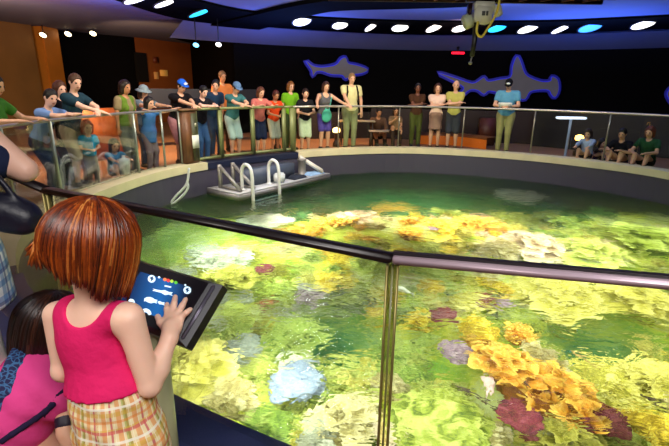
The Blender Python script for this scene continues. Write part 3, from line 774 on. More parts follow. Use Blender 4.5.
# things left on the dock
def rag(c, w, d, h, seed, m, name, label, cat):
    rr = random.Random(seed); bm = bm_new(); n = 12
    g = [[None] * (n + 1) for _ in range(n + 1)]
    for i in range(n + 1):
        for j in range(n + 1):
            x, y = (i / n - .5), (j / n - .5); e = max(0, 1 - (max(abs(x), abs(y)) * 2) ** 4)
            g[i][j] = bm.verts.new(c + ax * x * w + ay * y * d + Vector((0, 0, .006 + e * h * (.5 + .7 * abs(mnoise.noise((x * 5, y * 5, seed)))))))
    for i in range(n):
        for j in range(n): bm.faces.new((g[i][j], g[i + 1][j], g[i + 1][j + 1], g[i][j + 1]))
    o = obj(name, bm, m); tag(o, label, cat); return o
rag(dk(.66, .2, TZ), .42, .3, .09, 3, mat('1c2434', .8, var=.4, scale=8), 'wetsuit', 'crumpled black and navy wetsuit lying mid-dock', 'wetsuit')
rag(dk(.88, .22, TZ), .5, .3, .07, 5, mat('8fb4dc', .8, var=.3, scale=8), 'towel', 'pale blue towel crumpled on the dock near its far end', 'towel')
o = obj('white_bin', box(dk(.44, .12, TZ + .1), (.22, .16, .2), AM, .03), mat('eaf0f2', .3)); tag(o, 'small white plastic tub beside the second ladder rail', 'tub')
# rope loop on the tank wall
rb_ = place(184, -.55)
def rp(u, v): return at_y(u, v, rb_.y)
pts = [rp(189, 168), rp(188, 178), rp(186, 185), rp(182, 190), rp(177, 195), rp(172, 201), rp(170, 205)]
bm = bm_new(); add_tube(bm, resample(pts, 5, False), .022, 8)
pts = [rp(187, 181), rp(188, 187), rp(185, 193), rp(179, 199), rp(173, 204), rp(171, 207)]
add_tube(bm, resample(pts, 5, False), .022, 8)
o = obj('rope_loop', bm, mat('e6e9ee', .7, bump=.4, bscale=120)); tag(o, 'white mooring rope looped against the dark tank wall left of the dock', 'rope')

# ------------------------------------------------------------------ touchscreen
TR = at_z(208.5, 282.5, .97); TL = at_z(131, 259.5, .97); BRp = at_z(177, 337, .865)
kx = (TR - TL).normalized(); ky = (BRp - TR); kw = (TR - TL).length; kx_ = kx
ky = (ky - kx * ky.dot(kx)); kh = ky.length; ky.normalize(); kn = kx.cross(ky) * -1
if kn.z < 0: kn = -kn
def pl(u, v, lift=0.):
    r = ray(u, v); tt = (TL + kn * lift - EYE).dot(kn) / r.dot(kn); return EYE + r * tt
def kxy(u, v): q = pl(u, v) - TL; return (q.dot(kx), q.dot(ky))
KM = basis(kx, -ky, kn, TL)         # local x along the top edge, y up the slope, z out of the glass
def kp(u, v): x, y = kxy(u, v); return (x, -y)
t = thing('touchscreen_kiosk', 'black tilted touchscreen on a pale post under the girl\'s right hand', 'touchscreen', (0, 0, 0))
bm = bm_new()
W0, H0 = kw, kh
lo = [(-.01, .012), (W0 + .032, .012), (W0 + .032, -H0 - .012), (-.01, -H0 - .012)]; hi = [(0, 0), (W0, 0), (W0, -H0), (0, -H0)]
a = [bm.verts.new(KM @ Vector((x, y, -.05))) for x, y in lo]; b = [bm.verts.new(KM @ Vector((x, y, -.022))) for x, y in lo]; c = [bm.verts.new(KM @ Vector((x, y, -.002))) for x, y in hi]
bm.faces.new(a[::-1]); bm.faces.new(c)
for p, q in ((a, b), (b, c)):
    for i in range(4): bm.faces.new((p[i], p[(i + 1) % 4], q[(i + 1) % 4], q[i]))
bmesh.ops.recalc_face_normals(bm, faces=bm.faces)
obj('housing', bm, mat('1a1820', .3, .2, var=.2), t, False)
bm = bm_new(); bar(KM @ Vector((W0 + .016, .0, -.008)), KM @ Vector((W0 + .016, -H0, -.008)), .012, .006, None, bm); obj('edge_strip', bm, mat('6d6878', .3, .6), t)
def screen_mat():
    m, nt, b = _nt('lit_screen'); N, L = nt.nodes, nt.links
    tc = N.new('ShaderNodeTexCoord'); sp = N.new('ShaderNodeSeparateXYZ'); L.new(tc.outputs['Generated'], sp.inputs[0])
    cr = N.new('ShaderNodeValToRGB'); e = cr.color_ramp.elements; e[0].position = .1; e[0].color = lin(hx('061c48')); e[1].position = .95; e[1].color = lin(hx('041026'))
    k = e.new(.6); k.color = lin(hx('1468b4')); L.new(sp.outputs['X'], cr.inputs['Fac'])
    b.inputs['Base Color'].default_value = (.01, .02, .05, 1); L.new(cr.outputs['Color'], b.inputs['Emission Color']); b.inputs['Emission Strength'].default_value = 1.0; b.inputs['Roughness'].default_value = .25
    return m
s0, s1 = kp(153, 275), kp(195, 286.5)
sx0, sx1, sy0, sy1 = s0[0] - .055, W0 - .045, -.028, -H0 + .03
bm = bm_new(); add_prism(bm, [(sx0, sy1), (sx1, sy1), (sx1, sy0), (sx0, sy0)], -.003, .0, KM); scr = obj('screen', bm, screen_mat(), t, False)
m_icon = mat('d6ecf8', .4, emis='cfe9fa', estr=.75, var=0)
def icon(name, polys, m=m_icon, z=.0012):
    bm = bm_new()
    for poly in polys: add_prism(bm, [kp(*q) for q in poly], z - .001, z, KM)
    return obj(name, bm, m, scr, False)
def circ(u, v, ru, rv, n=16, a0=0, a1=2 * PI):
    return [(u + ru * math.cos(a0 + (a1 - a0) * k / n), v + rv * math.sin(a0 + (a1 - a0) * k / n)) for k in range(n)]
icon('round_button_icon', [circ(151.8, 279, 3.8, 3.8)]); icon('arrow_mark', [[(150, 278), (153.5, 276.6), (153, 278.6), (154.4, 279), (151, 281.8), (151.4, 279.6)]], mat('14406c', .4, emis='0c2c50', estr=.6, var=0), .002)
icon('round_button_icon', [circ(187.4, 290.3, 3.8, 3.8)]); icon('arrow_mark', [[(185.6, 289.3), (189, 288), (188.6, 290), (190, 290.4), (186.6, 293), (187, 291)]], mat('14406c', .4, emis='0c2c50', estr=.6, var=0), .002)
icon('round_button_icon', [circ(131.5, 302.5, 3.4, 3.6)])
for (u, v), c in zip(((165, 279.6), (168.4, 280.6), (172, 281.4), (176, 282.6)), ('e87848', 'e03838', 'a8d040', '58b838')):
    icon('colour_dot', [circ(u, v, 1.7, 1.6, 12)], mat(c, .4, emis=c, estr=.8, var=0))
icon('small_dot', [circ(159.2, 277.4, 1.1, 1, 10)]); icon('small_dot', [circ(185.4, 285.2, 1, 1, 10)])
icon('caption_mark', [[(165, 285.2), (171.5, 286.6), (171, 288), (164.6, 286.6)]])
icon('long_fish_icon', [[(153, 288.6), (157, 289.8), (162, 290.6), (165, 290.2), (169, 292), (173, 292.6), (171, 294), (173.5, 296.2), (168.6, 294.6), (165, 295.2), (161.5, 293), (156, 291.6), (152.6, 290.8), (154.4, 289.8)]])
icon('grouper_icon', [[(144.8, 298.4), (147, 297.4), (150, 297.2), (153, 298), (155, 299.6), (157.6, 300), (156.6, 302), (157, 303.8), (154.4, 302.6), (151, 303.4), (147.4, 302.2), (145.6, 301), (144.2, 301.4)]])
icon('small_fish_icon', [[(157.6, 302), (160, 301.2), (162.6, 302.6), (164.8, 302.4), (164.2, 304), (164.8, 305.6), (162, 304.6), (159.4, 304.4)]])
hr = circ(146, 314, 5.4, 5.4, 14, PI * 1.02, PI * 2.05) + [(151.4, 314.5), (149, 315.2), (147.4, 313), (145.6, 312.2), (143.6, 313.2), (142.6, 315)]
icon('stingray_icon', [hr]); 
# post
kc = KM @ Vector((W0 * .40, -H0 * .55, -.05)); 
bm = bm_new(); add_tube(bm, [(kc.x, kc.y, 0.012), (kc.x, kc.y, kc.z)], .032, 14); obj('post', bm, mat('b9bd94', .4, .1, var=.15), t)
bm = bm_new(); add_lathe(bm, [(.16, 0), (.16, .012), (.06, .03), (.034, .035)], (kc.x, kc.y, 0), 24); obj('base_plate', bm, mat('2a2a2e', .4, .5), t)
print('kiosk', kw, kh, kn[:], TL[:], TR[:], kc[:])
# ------------------------------------------------------------------ seabed
HOLES = [(-.05, 4.35, .62, .75), (2.75, 4.0, .75, .7), (1.5, 4.75, .35, .2), (-2.5, 6.4, 1.2, .2)]
def ss(a, b, x): t = min(1, max(0, (x - a) / (b - a))); return t * t * (3 - 2 * t)
def terr(x, y):
    n1 = mnoise.noise((x * .9, y * .9, 3.1)); n2 = mnoise.noise((x * 2.3, y * 2.3, 7.7)); n3 = mnoise.noise((x * 6, y * 6, 1.7))
    z = -1.32 + .22 * n1 + .12 * n2 + .04 * n3
    z += .42 * math.exp(-((x - 1.2) ** 2 / 3.2 + (y - 6.9) ** 2 / .9))          # back ridge
    z += .30 * math.exp(-((x - 3.4) ** 2 / 2.0 + (y - 6.2) ** 2 / .8))
    z += .25 * math.exp(-((x - 1.5) ** 2 / .5 + (y - 3.4) ** 2 / .9))           # orange ridge
    z -= 1.1 * ss(7.6, 8.8, y + .12 * n1 * 4 - .1 * max(0, x - 1))
    z -= .3 * ss(-1.9, -2.9, x) * ss(4.2, 5.6, y)
    for hx_, hy, r, d in HOLES: z -= d * math.exp(-((x - hx_) ** 2 + (y - hy) ** 2) / (r * r) * 1.2)
    return max(z, -2.5)
def seabed_mat():
    m, nt, b = _nt('seabed'); N, L = nt.nodes, nt.links
    g = N.new('ShaderNodeNewGeometry')
    n1 = N.new('ShaderNodeTexNoise'); n1.inputs['Scale'].default_value = 1.7; n1.inputs['Detail'].default_value = 6; n1.inputs['Distortion'].default_value = .6; L.new(g.outputs['Position'], n1.inputs['Vector'])
    cr = N.new('ShaderNodeValToRGB'); e = cr.color_ramp.elements; e[0].position = .3; e[0].color = lin(hx('6f9a34')); e[1].position = .72; e[1].color = lin(hx('d8d08a'))
    for p, c in ((.42, 'a2b840'), (.5, 'c4c84e'), (.6, 'c2cc86')): k = e.new(p); k.color = lin(hx(c))
    L.new(n1.outputs['Fac'], cr.inputs['Fac'])
    s = N.new('ShaderNodeSeparateXYZ'); L.new(g.outputs['Position'], s.inputs[0])
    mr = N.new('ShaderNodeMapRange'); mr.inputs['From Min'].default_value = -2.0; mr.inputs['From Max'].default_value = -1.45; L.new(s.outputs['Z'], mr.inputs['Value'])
    mx = N.new('ShaderNodeMix'); mx.data_type = 'RGBA'; mx.inputs[6].default_value = lin(hx('3a8450')); L.new(cr.outputs['Color'], mx.inputs[7]); L.new(mr.outputs[0], mx.inputs[0])  # low parts coloured green to imitate light lost in deep water
    L.new(mx.outputs[2], b.inputs['Base Color']); b.inputs['Roughness'].default_value = .8; b.inputs['Specular IOR Level'].default_value = .1
    n2 = N.new('ShaderNodeTexNoise'); n2.inputs['Scale'].default_value = 20; n2.inputs['Detail'].default_value = 6; L.new(g.outputs['Position'], n2.inputs['Vector'])
    bp = N.new('ShaderNodeBump'); bp.inputs['Strength'].default_value = .8; bp.inputs['Distance'].default_value = .06; L.new(n2.outputs['Fac'], bp.inputs['Height']); L.new(bp.outputs['Normal'], b.inputs['Normal'])
    return m
bm = bm_new(); n = 150; G = {}
IN = off(-.19)
def inside(x, y):
    c = False; j = NL - 1
    for i in range(NL):
        a, b = IN[i], IN[j]
        if (a.y > y) != (b.y > y) and x < (b.x - a.x) * (y - a.y) / (b.y - a.y) + a.x: c = not c
        j = i
    return c
x0, x1, y0, y1 = -3.6, 6.7, .8, 11.3
for i in range(n + 1):
    for j in range(n + 1):
        x, y = x0 + (x1 - x0) * i / n, y0 + (y1 - y0) * j / n
        G[i, j] = (x, y)
V_ = {}
for i in range(n):
    for j in range(n):
        if all(inside(*G[a]) for a in ((i, j), (i + 1, j), (i + 1, j + 1), (i, j + 1))):
            f = []
            for a in ((i, j), (i + 1, j), (i + 1, j + 1), (i, j + 1)):
                if a not in V_: V_[a] = bm.verts.new((*G[a], terr(*G[a])))
                f.append(V_[a])
            bm.faces.new(f)
# skirt out to the wall
es = [e for e in bm.edges if e.is_boundary]
r_ = bmesh.ops.extrude_edge_only(bm, edges=es)
for v in [g for g in r_['geom'] if isinstance(g, bmesh.types.BMVert)]:
    d = Vector((v.co.x - TC.x, v.co.y - TC.y, 0)).normalized(); v.co += d * .14
struct('seabed', bm, seabed_mat(), True)

# ------------------------------------------------------------------ coral shapes (unit size), each with a 'tip' value from base to rim
def nz(p, s=1., o=0.): return mnoise.noise((p[0] * s + o, p[1] * s - o, p[2] * s + o * .7))
def finish(bm, name, tipf=None, tips=None):
    bmesh.ops.recalc_face_normals(bm, faces=bm.faces)
    me = bpy.data.meshes.new(name); bm.to_mesh(me)
    if tips is not None: vals = [tips.get(i, .5) for i in range(len(me.vertices))]
    else: vals = [tipf(v.co) for v in me.vertices]
    bm.free(); set_attr(me, vals); me.polygons.foreach_set('use_smooth', [True] * len(me.polygons)); return me
def plate_coral(seed):
    r = random.Random(seed); bm = bm_new(); tips = {}
    for q in range(9):
        a = q * 2.4 + r.random(); rad = .42 + .16 * r.random(); dist = .1 + .52 * (q / 9) ** .7
        c = Vector((math.cos(a) * dist, math.sin(a) * dist, .34 - .3 * (q / 9) + r.uniform(-.04, .05))); tilt = Matrix.Rotation(.25 + .35 * q / 9, 3, Vector((-math.sin(a), math.cos(a), 0)))
        seg, rn = 22, 5; o = r.random() * 50; idx = []
        for k in range(rn + 1):
            row = []
            for s in range(seg):
                th = 2 * PI * s / seg; f = k / rn
                rr = rad * f * (1 + .22 * math.sin(th * 3 + o) * f + .2 * mnoise.noise((math.cos(th) * 2 + o, math.sin(th) * 2, f)) + .09 * math.sin(th * 9 + o) * f)
                p = Vector((rr * math.cos(th), rr * math.sin(th), .1 * f * f + .055 * f * f * math.sin(th * 7 + o) + .05 * f * math.sin(th * 4 - o)))
                v = bm.verts.new(c + tilt @ p); row.append(v); bm.verts.index_update() if False else None
                tips[len(tips)] = f ** 1.6 * .9 + .08
            idx.append(row)
        for k in range(rn):
            for s in range(seg):
                bm.faces.new((idx[k][s], idx[k][(s + 1) % seg], idx[k + 1][(s + 1) % seg], idx[k + 1][s]))
    # stalk
    k0 = len(tips); add_lathe(bm, [(.5, -.25), (.34, -.1), (.22, .1), (.2, .28)], seg=14)
    for i in range(14 * 4): tips[k0 + i] = .02
    bm.verts.index_update(); return finish(bm, 'plate_coral', tips=tips)
def boulder_coral(seed):
    r = random.Random(seed); bm = bm_new(); bmesh.ops.create_icosphere(bm, subdivisions=5, radius=1); o = r.random() * 40; tips = {}
    cs = [Vector((r.gauss(0, 1), r.gauss(0, 1), abs(r.gauss(0, 1)))).normalized() for _ in range(26)]
    for i, v in enumerate(bm.verts):
        d = sorted((v.co.normalized() - c).length for c in cs)[:2]; e = d[1] - d[0]
        lump = min(.22, e * .55)
        f = .62 + lump + .12 * nz(v.co, 1.6, o) + .04 * nz(v.co, 7, o)
        tips[i] = min(1, .15 + lump * 3.4 + .25 * nz(v.co, 5, o)); v.co = Vector((v.co.x * f, v.co.y * f, v.co.z * f * .62))
    return finish(bm, 'boulder_coral', tips=tips)
def finger_coral(seed):
    r = random.Random(seed); bm = bm_new(); tips = {}
    for q in range(42):
        a = r.random() * 2 * PI; e = math.acos(1 - r.random() * .85); d = Vector((math.cos(a) * math.sin(e), math.sin(a) * math.sin(e), math.cos(e) * .8))
        p0 = d * .22; L_ = r.uniform(.45, .8); bend = Vector((r.uniform(-.15, .15), r.uniform(-.15, .15), .12))
        pts = [p0, p0 + d * L_ * .5 + bend * .3, p0 + d * L_ + bend]; w = r.uniform(.06, .095)
        add_tube(bm, pts + [pts[-1] + (pts[-1] - pts[-2]).normalized() * w * .6], [w * 1.1, w, w * .85, w * .3], 7)
        for z in range(4):
            for _ in range(7): tips[len(tips)] = (.05, .4, .85, 1)[z]
    k0 = len(tips); add_lathe(bm, [(.3, -.2), (.42, 0), (.34, .22), (.1, .36)], seg=14)
    for i in range(14 * 4): tips[k0 + i] = .05
    return finish(bm, 'finger_coral', tips=tips)
def lettuce_coral(seed):
    r = random.Random(seed); bm = bm_new(); tips = {}
    for q in range(11):
        a = r.random() * PI; c = Vector((r.uniform(-.5, .5), r.uniform(-.5, .5), 0)); L_ = r.uniform(.4, .75); h = r.uniform(.3, .55); o = r.random() * 30
        lean = Vector((math.cos(a + 1.57), math.sin(a + 1.57), 0)) * r.uniform(-.5, .5); t = Vector((math.cos(a), math.sin(a), 0)); nn = Vector((-t.y, t.x, 0)); idx = []
        for i in range(17):
            s = (i / 16 - .5) * 2; row = []
            for j in range(5):
                f = j / 4; hh = h * (1 - .55 * s * s) * (1 + .18 * math.sin(s * 9 + o))
                p = c + t * s * L_ * (.6 + .4 * f) + nn * (.16 * f * math.sin(s * 6 + o) + .07 * f * math.sin(s * 15 + o)) + lean * f * f + Vector((0, 0, -.12 + f * (hh + .12)))
                row.append(bm.verts.new(p)); tips[len(tips)] = f ** 1.5
            idx.append(row)
        for i in range(16):
            for j in range(4): bm.faces.new((idx[i][j], idx[i + 1][j], idx[i + 1][j + 1], idx[i][j + 1]))
    k0 = len(tips); add_lathe(bm, [(.75, -.2), (.66, -.06), (.4, .08), (.05, .14)], seg=16)
    for i in range(16 * 4): tips[k0 + i] = .0
    return finish(bm, 'lettuce_coral', tips=tips)
def brain_coral(seed):
    r = random.Random(seed); bm = bm_new(); bmesh.ops.create_icosphere(bm, subdivisions=5, radius=1); o = r.random() * 40; tips = {}
    for i, v in enumerate(bm.verts):
        w = math.sin(nz(v.co, 1.7, o) * 13); f = .86 + .035 * w + .13 * nz(v.co, 1.1, o + 9)
        tips[i] = .5 + .4 * w; v.co = Vector((v.co.x * f, v.co.y * f, v.co.z * f * .5))
    return finish(bm, 'brain_coral', tips=tips)
def flat_rock(seed):
    r = random.Random(seed); bm = bm_new(); bmesh.ops.create_icosphere(bm, subdivisions=4, radius=1); o = r.random() * 40; tips = {}
    for i, v in enumerate(bm.verts):
        f = .8 + .3 * nz(v.co, 1.3, o) + .1 * nz(v.co, 4, o); tips[i] = .5 + .6 * nz(v.co, 3, o); v.co = Vector((v.co.x * f, v.co.y * f, v.co.z * f * .3))
    return finish(bm, 'flat_rock', tips=tips)
SHAPES = {'plate': (plate_coral, 'ruffled plate coral'), 'boulder': (boulder_coral, 'lumpy boulder coral'), 'finger': (finger_coral, 'stubby finger coral'), 'lettuce': (lettuce_coral, 'wavy lettuce coral'), 'brain': (brain_coral, 'grooved brain coral'), 'rock': (flat_rock, 'flat rough rock')}
MESH = {k: [f(s * 17 + 3) for s in range(4 if k in ('plate', 'boulder', 'lettuce') else 3)] for k, (f, _) in SHAPES.items()}
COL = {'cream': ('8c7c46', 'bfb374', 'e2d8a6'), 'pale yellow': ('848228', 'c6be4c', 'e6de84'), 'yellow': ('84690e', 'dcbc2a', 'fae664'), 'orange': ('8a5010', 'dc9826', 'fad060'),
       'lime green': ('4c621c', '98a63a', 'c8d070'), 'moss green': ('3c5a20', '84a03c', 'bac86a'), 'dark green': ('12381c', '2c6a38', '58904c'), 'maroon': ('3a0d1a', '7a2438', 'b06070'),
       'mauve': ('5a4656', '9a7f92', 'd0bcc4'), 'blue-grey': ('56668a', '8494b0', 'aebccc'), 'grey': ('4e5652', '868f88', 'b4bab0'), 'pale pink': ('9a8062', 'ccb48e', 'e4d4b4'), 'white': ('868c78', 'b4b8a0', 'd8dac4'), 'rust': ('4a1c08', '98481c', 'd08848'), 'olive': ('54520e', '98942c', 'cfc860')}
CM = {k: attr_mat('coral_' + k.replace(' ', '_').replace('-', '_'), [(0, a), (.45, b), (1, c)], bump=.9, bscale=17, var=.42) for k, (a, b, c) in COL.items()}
REEF = []
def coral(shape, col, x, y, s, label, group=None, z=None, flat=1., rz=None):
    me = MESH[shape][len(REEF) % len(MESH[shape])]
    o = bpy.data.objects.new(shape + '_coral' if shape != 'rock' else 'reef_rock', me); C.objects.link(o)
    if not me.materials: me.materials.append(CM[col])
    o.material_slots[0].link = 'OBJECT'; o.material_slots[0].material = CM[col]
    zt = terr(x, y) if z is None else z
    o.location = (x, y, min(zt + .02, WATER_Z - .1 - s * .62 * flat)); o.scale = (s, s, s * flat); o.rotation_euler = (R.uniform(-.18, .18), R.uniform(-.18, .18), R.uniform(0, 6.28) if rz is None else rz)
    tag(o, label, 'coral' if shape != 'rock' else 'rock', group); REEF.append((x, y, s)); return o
def hero(shape, col, u, v, px, label, zup=0., flat=1.):
    z = -1.25
    for _ in range(6):
        p = uw(u, v, z); z = terr(p.x, p.y) + zup + .1
    s = px / 2 * (p - EYE).length / F
    return coral(shape, col, p.x, p.y, s, label, None, z - .1, flat)
# the ones that stand out, from the near glass outwards
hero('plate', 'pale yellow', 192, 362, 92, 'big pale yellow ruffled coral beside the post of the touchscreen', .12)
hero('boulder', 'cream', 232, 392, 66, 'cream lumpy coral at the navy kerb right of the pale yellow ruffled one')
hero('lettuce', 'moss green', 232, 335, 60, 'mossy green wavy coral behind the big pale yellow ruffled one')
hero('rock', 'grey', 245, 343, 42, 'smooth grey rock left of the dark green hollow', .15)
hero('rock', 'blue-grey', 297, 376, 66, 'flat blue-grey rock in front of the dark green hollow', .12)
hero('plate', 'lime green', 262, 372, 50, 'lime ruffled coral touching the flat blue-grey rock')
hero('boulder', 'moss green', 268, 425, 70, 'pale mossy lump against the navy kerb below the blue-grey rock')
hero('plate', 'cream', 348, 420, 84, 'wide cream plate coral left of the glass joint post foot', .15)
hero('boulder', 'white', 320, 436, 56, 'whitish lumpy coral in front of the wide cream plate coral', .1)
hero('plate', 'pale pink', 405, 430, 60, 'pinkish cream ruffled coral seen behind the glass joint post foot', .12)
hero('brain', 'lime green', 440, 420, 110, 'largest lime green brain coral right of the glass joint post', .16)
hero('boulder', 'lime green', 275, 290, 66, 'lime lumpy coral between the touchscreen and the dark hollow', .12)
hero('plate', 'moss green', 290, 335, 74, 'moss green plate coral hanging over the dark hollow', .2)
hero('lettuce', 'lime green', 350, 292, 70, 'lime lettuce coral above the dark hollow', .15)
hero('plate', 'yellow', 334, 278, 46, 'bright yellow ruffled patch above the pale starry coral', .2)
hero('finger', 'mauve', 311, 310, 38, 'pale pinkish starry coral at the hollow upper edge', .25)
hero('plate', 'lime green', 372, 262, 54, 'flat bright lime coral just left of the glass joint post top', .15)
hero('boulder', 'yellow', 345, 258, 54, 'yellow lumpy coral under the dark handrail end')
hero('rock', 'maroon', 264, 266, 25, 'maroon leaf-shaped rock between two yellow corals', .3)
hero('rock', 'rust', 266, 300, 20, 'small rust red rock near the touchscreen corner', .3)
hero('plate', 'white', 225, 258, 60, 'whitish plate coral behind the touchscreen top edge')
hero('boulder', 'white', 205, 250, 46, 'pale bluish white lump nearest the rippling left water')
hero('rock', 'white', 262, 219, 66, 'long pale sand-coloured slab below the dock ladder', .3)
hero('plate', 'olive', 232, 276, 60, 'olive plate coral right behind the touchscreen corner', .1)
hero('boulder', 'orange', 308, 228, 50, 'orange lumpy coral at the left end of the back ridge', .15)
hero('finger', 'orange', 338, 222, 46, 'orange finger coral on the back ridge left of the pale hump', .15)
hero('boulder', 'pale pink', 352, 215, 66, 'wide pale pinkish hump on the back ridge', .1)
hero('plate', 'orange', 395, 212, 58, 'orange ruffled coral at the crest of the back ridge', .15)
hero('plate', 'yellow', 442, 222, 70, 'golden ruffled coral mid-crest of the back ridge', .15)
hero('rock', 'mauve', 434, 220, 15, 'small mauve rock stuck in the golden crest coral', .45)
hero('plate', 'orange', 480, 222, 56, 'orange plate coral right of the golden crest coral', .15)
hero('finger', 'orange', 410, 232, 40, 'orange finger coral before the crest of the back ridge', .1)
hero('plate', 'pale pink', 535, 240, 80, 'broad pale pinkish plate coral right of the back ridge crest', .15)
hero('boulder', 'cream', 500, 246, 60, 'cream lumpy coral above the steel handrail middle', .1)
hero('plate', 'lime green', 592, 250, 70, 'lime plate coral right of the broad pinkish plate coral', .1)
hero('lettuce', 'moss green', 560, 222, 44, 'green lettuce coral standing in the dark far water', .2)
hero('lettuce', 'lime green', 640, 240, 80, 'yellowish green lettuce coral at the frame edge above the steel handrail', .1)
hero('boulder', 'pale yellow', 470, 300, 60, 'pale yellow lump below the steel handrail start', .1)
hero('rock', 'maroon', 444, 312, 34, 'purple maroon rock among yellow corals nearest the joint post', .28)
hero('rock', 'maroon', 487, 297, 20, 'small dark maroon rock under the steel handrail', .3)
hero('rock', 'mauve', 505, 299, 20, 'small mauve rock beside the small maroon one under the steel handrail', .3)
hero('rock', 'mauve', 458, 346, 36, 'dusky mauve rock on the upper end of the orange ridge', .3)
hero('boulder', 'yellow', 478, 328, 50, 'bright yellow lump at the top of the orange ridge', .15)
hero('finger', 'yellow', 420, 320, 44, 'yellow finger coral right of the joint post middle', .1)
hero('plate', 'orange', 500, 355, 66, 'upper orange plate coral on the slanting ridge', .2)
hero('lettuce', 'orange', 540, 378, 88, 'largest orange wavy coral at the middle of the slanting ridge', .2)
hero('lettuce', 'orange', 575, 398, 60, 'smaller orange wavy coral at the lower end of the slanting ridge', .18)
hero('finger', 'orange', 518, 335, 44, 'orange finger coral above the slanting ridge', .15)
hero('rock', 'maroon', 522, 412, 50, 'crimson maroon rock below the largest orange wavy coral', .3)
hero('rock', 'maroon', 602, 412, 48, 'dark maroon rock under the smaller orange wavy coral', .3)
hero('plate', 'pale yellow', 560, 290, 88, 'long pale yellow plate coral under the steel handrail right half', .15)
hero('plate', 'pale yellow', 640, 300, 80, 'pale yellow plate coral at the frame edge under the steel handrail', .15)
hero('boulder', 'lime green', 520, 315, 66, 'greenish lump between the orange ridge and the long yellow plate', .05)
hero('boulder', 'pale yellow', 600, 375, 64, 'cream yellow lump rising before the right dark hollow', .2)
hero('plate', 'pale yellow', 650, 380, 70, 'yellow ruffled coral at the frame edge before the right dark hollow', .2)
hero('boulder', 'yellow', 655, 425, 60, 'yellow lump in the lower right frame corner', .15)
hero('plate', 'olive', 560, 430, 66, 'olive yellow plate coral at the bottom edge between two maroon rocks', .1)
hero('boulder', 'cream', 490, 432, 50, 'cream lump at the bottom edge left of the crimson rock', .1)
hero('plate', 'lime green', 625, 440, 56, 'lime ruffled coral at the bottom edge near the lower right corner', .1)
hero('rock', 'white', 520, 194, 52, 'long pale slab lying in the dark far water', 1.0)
# small ones filling the reef, by zone
zones = [((-2.2, 3.3, -.3, 5.6), ['moss green', 'lime green', 'olive', 'white', 'pale yellow'], 'reef left of the dark green hollow'),
         ((-.4, 2.0, 1.0, 4.0), ['cream', 'lime green', 'pale yellow', 'moss green'], 'reef behind the glass joint post'),
         ((1.0, 2.0, 4.4, 4.3), ['yellow', 'orange', 'pale yellow', 'lime green', 'olive', 'cream'], 'reef around the slanting orange ridge'),
         ((-.5, 4.4, 2.6, 6.2), ['lime green', 'pale yellow', 'yellow', 'moss green', 'cream'], 'middle reef under the handrail'),
         ((-1.3, 5.8, 2.8, 7.9), ['orange', 'yellow', 'pale pink', 'cream', 'pale yellow'], 'back ridge of the reef'),
         ((2.4, 4.6, 5.8, 7.4), ['lime green', 'moss green', 'pale yellow', 'pale pink'], 'reef on the far right under the handrail')]
sh_names = ['plate', 'boulder', 'finger', 'lettuce', 'plate', 'boulder', 'lettuce']
cnt = {}
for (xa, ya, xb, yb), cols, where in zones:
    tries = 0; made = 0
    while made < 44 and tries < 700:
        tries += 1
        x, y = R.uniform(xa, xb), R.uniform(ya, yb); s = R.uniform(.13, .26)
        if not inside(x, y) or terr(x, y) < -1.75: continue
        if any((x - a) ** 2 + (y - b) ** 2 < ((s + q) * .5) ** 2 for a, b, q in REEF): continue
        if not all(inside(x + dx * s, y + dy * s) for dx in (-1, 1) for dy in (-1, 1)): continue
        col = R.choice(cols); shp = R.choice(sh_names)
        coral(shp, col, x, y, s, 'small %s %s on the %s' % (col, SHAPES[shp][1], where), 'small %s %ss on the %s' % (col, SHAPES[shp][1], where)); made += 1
for k in range(26):     # deep green clumps on the far floor
    x, y = R.uniform(-2.2, 5.4), R.uniform(7.6, 9.6); s = R.uniform(.25, .45)
    if not inside(x + .3, y + .3) or not inside(x - .3, y + .3): continue
    coral(R.choice(['lettuce', 'boulder']), R.choice(['dark green', 'moss green', 'dark green']), x, y, s, 'dim green clump on the dark far floor of the pool', 'dim green clumps on the far floor')
# sticks lying on the reef
for u0, v0, u1, v1, lab in [(573, 352, 602, 370, 'pale straight stick lying across the right dark hollow'), (452, 385, 500, 412, 'dark thin stick slanting over the lime brain coral'), (515, 380, 545, 398, 'dark thin stick on the slanting orange ridge'), (640, 395, 668, 412, 'thin dark stick in front of the yellow frame edge coral')]:
    a, b = uw(u0, v0, -.8), uw(u1, v1, -.84)
    bm = bm_new(); add_tube(bm, resample([a, a.lerp(b, .5) + Vector((0, 0, .03)), b], 4, False), [.012] * 4 + [.009] * 4 + [.005], 6)
    o = obj('reef_stick', bm, mat('c8a860' if u0 == 573 else '4a3a22', .6)); tag(o, lab, 'stick')
# pale pink fish
fx = uw(488, 386, -.78)
t = thing('pink_fish', 'pale pink fish hovering over the slanting orange ridge', 'fish', fx, 1.2)
bl = Blob(); bl.cone((-.1, 0, 0), (.06, 0, 0), .02, .045, .03).cone((.06, 0, 0), (.13, 0, 0), .045, .02, .03); obj('body', bl.mesh(.008, 'fish_body'), mat('e4c4c0', .4, var=.2, scale=20), t)
bm = bm_new(); add_prism(bm, [(-.09, 0), (-.17, .06), (-.15, 0), (-.17, -.06)], -.004, .004, Matrix.Rotation(PI / 2, 4, 'X')); obj('tail', bm, mat('e8d0c4', .4), t)
bm = bm_new(); add_prism(bm, [(-.05, .03), (0, .075), (.05, .035)], -.003, .003, Matrix.Rotation(PI / 2, 4, 'X')); obj('fin', bm, mat('e8d0c4', .4), t)
fx = uw(404, 290, -.75)
t = thing('white_fish', 'small white fish just right of the glass joint post', 'fish', fx, 2.2)
obj('body', bl.mesh(.008, 'fish_body_white'), mat('f0ecdc', .4, var=.1), t)
